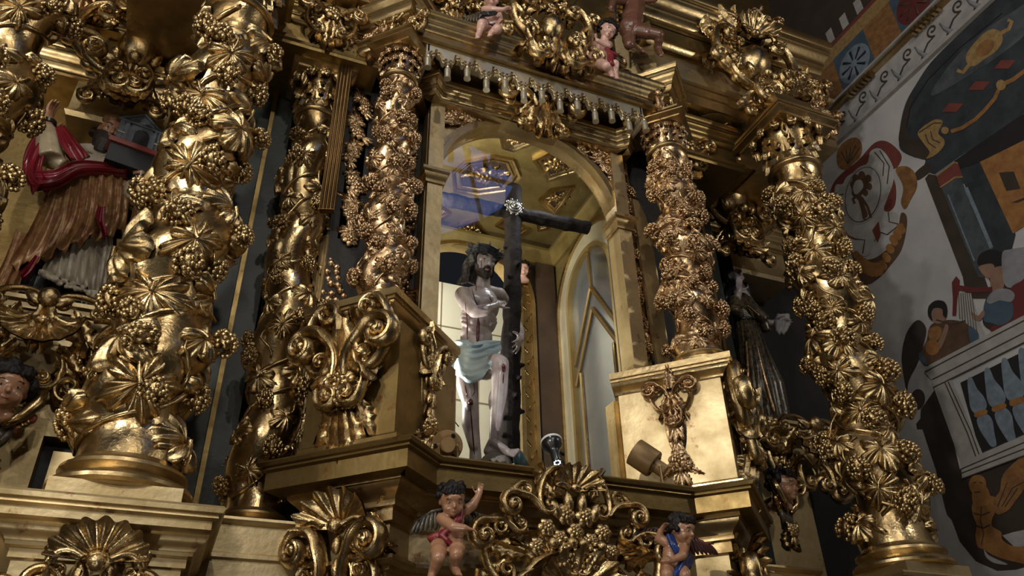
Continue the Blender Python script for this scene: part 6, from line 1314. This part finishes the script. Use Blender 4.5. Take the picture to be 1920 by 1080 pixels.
# --- painted cornice vault, dark blue-black architecture
v = patch('painted_vault', [(1872, -6), (1930, -60), (1930, 330), (1748, 326), (1735, 300), (1715, 295), (1690, 282), (1686, 262), (1690, 225), (1700, 190), (1720, 155), (1745, 118), (1790, 72), (1840, 25)], 'dark', lay=1, label='dark painted vault with ochre ornament on the side wall')
patch('vault_shade', [(1687, 270), (1690, 232), (1702, 195), (1712, 178), (1703, 230), (1706, 258), (1730, 262), (1752, 275), (1742, 298), (1716, 294)], 'umber', v, 2)
patch('vault_panel', [(1749, 180), (1760, 150), (1800, 100), (1850, 55), (1900, 22), (1925, 10), (1925, 60), (1880, 100), (1820, 140)], 'teal', v, 2)
patch('painted_plaque', [(1812, 105), (1822, 88), (1842, 66), (1860, 55), (1876, 60), (1880, 78), (1866, 98), (1845, 112), (1828, 124), (1815, 120)], 'gilt', v, 3); patch('plaque_field', oval(1848, 90, 20, 12, -.7), 'ochre', v, 4)
stroke('plaque_scroll', [(1795, 132), (1806, 136), (1818, 122)], 7, 'gilt', v, 3); stroke('plaque_scroll', [(1874, 64), (1892, 55), (1898, 40), (1890, 38)], 7, 'gilt', v, 3)
for x, y in ((1788, 203), (1838, 162), (1886, 122)): patch('red_lozenge', [(x-22, y+7), (x-8, y-9), (x+20, y-9), (x+6, y+7)], 'red', v, 3, False)
stroke('painted_swag', [(1784, 247), (1805, 240), (1830, 224), (1850, 204), (1866, 185), (1874, 168)], 7, 'ochre', v, 4); stroke('painted_swag', [(1882, 158), (1900, 150), (1925, 142)], 8, 'ochre', v, 4); patch('swag_knob', oval(1878, 160, 9, 10), 'gilt', v, 5); patch('swag_knob', oval(1773, 245, 7, 7), 'gilt', v, 5)
k_ = patch('painted_console', [(1722, 248), (1750, 226), (1767, 226), (1767, 234), (1760, 250), (1771, 262), (1770, 275), (1756, 290), (1738, 298), (1744, 285), (1732, 268)], 'gilt', v, 4)
for pts in ([(1736, 252), (1742, 268), (1756, 278)], [(1746, 246), (1750, 262), (1764, 268)], [(1724, 249), (1752, 231), (1766, 231)]): stroke('console_line', pts, 2, 'line', v, 5)
stroke('vault_line', [(1755, 328), (1800, 296), (1860, 258), (1925, 218)], 3, 'steel', v, 3); stroke('vault_line', [(1700, 240), (1708, 200), (1740, 150), (1800, 90), (1880, 25)], 2, 'black', v, 3)
p = patch('painted_pillar', [(1735, 335), (1742, 326), (1760, 330), (1840, 500), (1860, 560), (1812, 560), (1806, 520)], 'umber', lay=2, soft=False, label='dark painted marble pillar with a red capital on the side wall')
patch('pillar_shaft', [(1766, 352), (1800, 330), (1840, 420), (1868, 480), (1850, 520), (1835, 520)], 'teal', p, 3, False); patch('pillar_return', [(1800, 325), (1845, 300), (1905, 440), (1895, 480), (1868, 480)], 'dark', p, 3, False)
patch('red_capital', [(1757, 330), (1790, 305), (1797, 306), (1805, 330), (1792, 332), (1764, 352)], 'red', p, 4, False); stroke('capital_fillet', [(1757, 330), (1790, 305), (1797, 306)], 3, 'gilt', p, 5); stroke('capital_fillet', [(1764, 352), (1792, 333), (1806, 332)], 3, 'gilt', p, 5)
stroke('shaft_line', [(1778, 365), (1800, 420), (1828, 490)], 2.5, 'steel', p, 4); stroke('shaft_line', [(1812, 352), (1835, 405), (1860, 465)], 7, 'steel', p, 4)
h = patch('painted_house', [(1838, 304), (1930, 300), (1930, 422), (1900, 438)], 'orange', lay=3, soft=False, label='ochre painted house front with dark windows at the right edge')
patch('house_window', [(1874, 324), (1902, 322), (1914, 354), (1888, 358)], 'umber', h, 4, False); patch('house_window', [(1898, 380), (1910, 380), (1925, 412), (1925, 424), (1918, 418)], 'umber', h, 4, False); patch('dark_sky', [(1790, 302), (1930, 220), (1930, 300), (1838, 304), (1796, 318)], 'black', h, 3, False)
# --- musicians
a = patch('painted_harpist', [(1836, 505), (1842, 492), (1860, 486), (1890, 470), (1915, 466), (1930, 475), (1930, 605), (1876, 622), (1846, 610), (1845, 580), (1850, 560), (1858, 540), (1856, 525), (1845, 515)], 'umber', lay=4, label='painted angel bending over a harp on the side wall')
patch('hair', [(1834, 495), (1838, 478), (1858, 468), (1880, 474), (1886, 490), (1878, 500), (1860, 496), (1846, 500)], 'black', a, 5); patch('face', [(1837, 500), (1862, 495), (1866, 510), (1858, 522), (1850, 520), (1842, 512)], 'flesh', a, 6); patch('shoulder', [(1862, 505), (1885, 500), (1886, 520), (1880, 545), (1862, 545), (1858, 528)], 'flesh', a, 5)
patch('wing', [(1880, 478), (1895, 468), (1930, 470), (1930, 530), (1900, 540), (1884, 530)], 'grey', a, 5); patch('blue_sleeve', [(1850, 565), (1875, 560), (1898, 566), (1900, 595), (1880, 610), (1860, 606), (1846, 600)], 'blue', a, 6); patch('grey_scarf', [(1852, 562), (1866, 545), (1890, 542), (1904, 552), (1898, 566), (1876, 564), (1858, 570)], 'grey', a, 7); patch('red_robe', [(1895, 545), (1915, 528), (1930, 525), (1930, 598), (1865, 622), (1862, 612), (1885, 606), (1902, 592)], 'crim', a, 5)
patch('hand', [(1822, 584), (1835, 592), (1845, 582), (1848, 590), (1838, 602), (1826, 598)], 'flesh', a, 6)
hp = patch('painted_harp', [(1786, 530), (1794, 518), (1801, 526), (1800, 535), (1830, 540), (1862, 538), (1862, 548), (1820, 549), (1800, 545), (1796, 560), (1794, 592), (1787, 592), (1788, 560)], 'crim', lay=5, soft=False, label='dark red painted harp between the two painted musicians')
patch('harp_field', [(1797, 548), (1822, 550), (1836, 600), (1850, 632), (1838, 640), (1810, 610), (1798, 590)], 'stone', hp, 4, False)
for k in range(7): stroke('harp_string', [(1799+4*k, 550), (1801+5.5*k, 598+5*k)], 1, 'line', hp, 6)
a = patch('painted_piper', [(1738, 640), (1745, 612), (1760, 604), (1785, 600), (1812, 606), (1824, 620), (1836, 632), (1834, 645), (1800, 660), (1775, 668), (1748, 684), (1730, 678), (1728, 660)], 'brown', lay=5, label='painted winged boy playing a pipe above the painted balustrade')
patch('head', [(1746, 585), (1752, 572), (1768, 568), (1776, 580), (1776, 595), (1766, 606), (1752, 604)], 'flesh', a, 6); patch('hair', [(1742, 592), (1743, 575), (1756, 564), (1772, 566), (1778, 580), (1776, 596), (1770, 592), (1768, 580), (1754, 578), (1748, 588), (1750, 602)], 'black', a, 7)
patch('wing', [(1738, 618), (1728, 602), (1716, 604), (1700, 628), (1692, 670), (1698, 715), (1702, 734), (1706, 712), (1722, 680), (1732, 650)], 'umber', a, 6); stroke('pipe', [(1757, 600), (1785, 608), (1812, 602)], 3, 'line', a, 7); patch('arm', [(1775, 608), (1780, 615), (1772, 640), (1764, 655), (1760, 645), (1768, 625)], 'flesh', a, 6); patch('knee', oval(1750, 652, 13, 15), 'orange', a, 7); patch('blue_cloth', [(1728, 660), (1740, 682), (1746, 684), (1734, 684), (1724, 670)], 'blue', a, 6); patch('blue_cloth', [(1818, 612), (1834, 622), (1836, 636), (1822, 642)], 'blue', a, 6); patch('sleeve', [(1742, 620), (1758, 612), (1768, 618), (1762, 636), (1748, 640)], 'ochre', a, 7)
# --- dark corbel below and the siren
d = patch('painted_corbel', [(1757, 725), (1762, 722), (1800, 880), (1930, 820), (1930, 1055), (1905, 1068), (1870, 1070), (1830, 1052), (1800, 1015), (1785, 975), (1776, 965), (1772, 950), (1755, 880), (1735, 820), (1730, 805), (1720, 805), (1718, 795), (1726, 785), (1727, 768)], 'umber', lay=1, soft=False, label='dark painted corbel under the painted balustrade')
patch('corbel_knob', oval(1721, 749, 13.5, 19.5, .1), 'umber', d, 1)
patch('corbel_gap', [(1880, 1004), (1900, 998), (1930, 1008), (1930, 1030), (1905, 1028)], 'plaster2', d, 2, False); patch('corbel_gap', [(1846, 1030), (1856, 1042), (1890, 1058), (1866, 1056), (1850, 1045)], 'plaster2', d, 2)
m = patch('painted_siren', [(1823, 950), (1830, 938), (1848, 930), (1866, 932), (1878, 948), (1866, 962), (1860, 985), (1878, 998), (1880, 1012), (1900, 1024), (1930, 1028), (1930, 1056), (1905, 1054), (1870, 1044), (1845, 1030), (1834, 1025), (1830, 1005), (1832, 985), (1826, 968)], 'orange', lay=3, label='ochre painted winged siren under the painted balustrade')
patch('siren_head', [(1818, 905), (1826, 892), (1842, 892), (1850, 905), (1848, 925), (1838, 934), (1828, 928), (1820, 918)], 'orange', m, 4); patch('siren_neck', [(1826, 914), (1850, 912), (1858, 945), (1828, 950)], 'orange', m, 4); patch('siren_wing', [(1864, 940), (1876, 920), (1880, 895), (1895, 875), (1930, 850), (1930, 900), (1905, 940), (1890, 958), (1870, 964)], 'ochre', m, 4)
for pts in ([(1826, 906), (1832, 904)], [(1838, 904), (1844, 906)], [(1829, 923), (1839, 922.5)], [(1842, 950), (1840, 975), (1846, 1000)], [(1828, 962), (1842, 966), (1858, 960)], [(1832, 985), (1845, 990), (1858, 984)], [(1846, 1000), (1842, 1022)], [(1880, 950), (1900, 915), (1925, 870)], [(1872, 950), (1890, 905)], [(1886, 950), (1910, 915)]): stroke('siren_line', pts, 1.6, 'line', m, 6)
# --- balustrade
bl = patch('painted_balustrade', [(1736, 692), (1745, 684), (1930, 590), (1930, 640), (1752, 728), (1748, 712), (1735, 698)], 'stone', lay=6, soft=False, label='pale painted balustrade with blue-grey balusters on the side wall')
patch('dark_field', [(1802, 718), (1930, 655), (1930, 805), (1840, 850)], 'black', bl, 5, False); patch('corner_post', [(1752, 726), (1786, 712), (1843, 848), (1848, 860), (1806, 876)], 'stone', bl, 6, False); patch('base_rail', [(1803, 868), (1930, 808), (1930, 856), (1806, 898)], 'stone', bl, 7, False)
for pts in ([(1736, 698), (1785, 672), (1925, 604)], [(1750, 712), (1790, 692), (1925, 625)], [(1752, 727), (1925, 644)], [(1780, 716), (1822, 808), (1838, 852)], [(1774, 718), (1816, 812), (1832, 856)], [(1804, 880), (1860, 856), (1925, 826)], [(1804, 888), (1925, 842)], [(1806, 898), (1925, 856)]): stroke('rail_line', pts, 2.0, 'line', bl, 9)
for k in range(4):
    ox, oy = 32*k, -17*k-1*k*k*.3; s = 1+.10*k
    def T(pts): return [(1818+ox+(x-1818)*s, 712+oy+(y-712)*s) for x, y in pts]
    n_ = patch('painted_baluster', T([(1816, 712), (1824, 709), (1833, 728), (1846, 744), (1852, 760), (1846, 772), (1832, 776), (1822, 766), (1818, 742)]), 'steel', bl, 6); patch('baluster_foot', T([(1834, 784), (1850, 776), (1862, 788), (1866, 812), (1870, 834), (1861, 838), (1850, 824), (1837, 802)]), 'steel', bl, 6); patch('baluster_ring', T([(1830, 774), (1850, 768), (1852, 776), (1832, 783)]), 'orange', bl, 7)
# --- frieze along the top of the side wall
zc = 6.30
struct(MB().box((XR-.05, 1.2, zc), (XR, 5.96, zc+.045)).build('trim_90', PT['stone'])); struct(MB().box((XR-.07, 1.2, zc+.43), (XR, 5.96, zc+.47)).build('trim_91', GOLDM)); struct(MB().box((XR-.10, 1.2, zc+.47), (XR, 5.96, zc+.50)).build('trim_92', PT['stone']))
fz = MB().box((-.004, 1.2-3.6, .045), (-.0005, 5.96-3.6, .43)).build('painted_frieze', PT['plaster2'], WALLR, TR(XR, 3.6, zc), label='painted frieze of scrolls and roundels along the top of the side wall')
def fbx(name, y0, y1, z0, z1, m, x=.004, par=None): return MB().box((-x, y0-3.6, z0-zc), (-.0005, y1-3.6, z1-zc)).build(name, PT[m] if isinstance(m, str) else m, par or fz)
fbx('panel_band', 1.2, 5.96, zc+.50, zc+1.12, 'ochre'); fbx('gilt_band', 1.2, 5.96, zc+1.12, zc+1.30, 'gilt'); fbx('red_band', 1.2, 5.96, zc+1.30, zc+1.36, 'red'); fbx('striped_band', 1.2, 5.96, zc+1.36, zc+1.60, 'umber'); fbx('brown_vault', 1.2, 5.96, zc+1.60, zc+3.2, 'umber')
for k in range(14):
    y = 5.75-.33*k
    for s in (1,):
        pts = []
        for r, a in spiral(1.2, .085, .02, 16, -PI/2, 1): pts.append((-.007, y-3.6+r*math.cos(a)-.05, .30+r*math.sin(a)))
        MB().tube([(-.007, y-3.6+.17, .09), (-.007, y-3.6+.11, .15), (-.007, y-3.6+.05, .20)]+pts, .012, 5, .3, up=(-1, 0, 0)).build('painted_scroll', PT['line'], fz, ang=180)
    MB().tube([(-.007, y-3.6+.12, .08), (-.007, y-3.6+.17, .2), (-.007, y-3.6+.19, .30)], [.03, .02, .006], 5, .3, up=(-1, 0, 0)).build('painted_leaf', PT['grey'], fz, ang=180)
for i, y in enumerate((5.35, 4.35, 3.45, 2.6)):
    fbx('roundel_field', y-.25, y+.25, zc+.50, zc+1.12, 'blue', .006)
    m_ = MB().lathe([(.001, .010), (.22, .010), (.235, .006), (.235, 0), (.001, 0)], 28, TR(0, y-3.6, .80) @ RY(-PI/2)); m_.build('roundel', PT['crim' if i % 2 == 0 else 'steel'], fz)
    for k in range(8): a = 2*PI*k/8; MB().tube([(-.012, y-3.6+.05*math.cos(a), .80+.05*math.sin(a)), (-.012, y-3.6+.19*math.cos(a), .80+.19*math.sin(a))], [.008, .02], 5, .3, up=(-1, 0, 0)).build('petal', PT['brown' if i % 2 == 0 else 'black'], fz, ang=180)
for k in range(18): fbx('stripe', 1.6+.24*k, 1.70+.24*k, zc+1.37, zc+1.58, 'stone', .006)
for i in range(5):
    y0 = 5.1-.95*i
    for k in range(7): MB().box((-.10, y0-3.6+.055*k, .38), (-.03, y0-3.6+.055*k+.03, .44)).build('gilt_tooth', GOLDM, fz)
# --- grisaille balusters painted on the end wall above the cornice
gr = patch('painted_parapet', [(1455, -30), (1640, -30), (1600, 60), (1550, 100), (1440, 40)], 'grey', WALLB, 1, False, 'Y', label='grey painted parapet high on the end wall')
for k in range(5):
    x, y = 1448+31*k, 52-14*k
    patch('painted_baluster', [(x-2, y-38), (x+8, y-40), (x+16, y-22), (x+14, y-10), (x+24, y+6), (x+20, y+20), (x+26, y+34), (x+16, y+36), (x+8, y+20), (x+6, y+6), (x+2, y-8), (x-4, y-24)], 'black', gr, 2, True, 'Y')
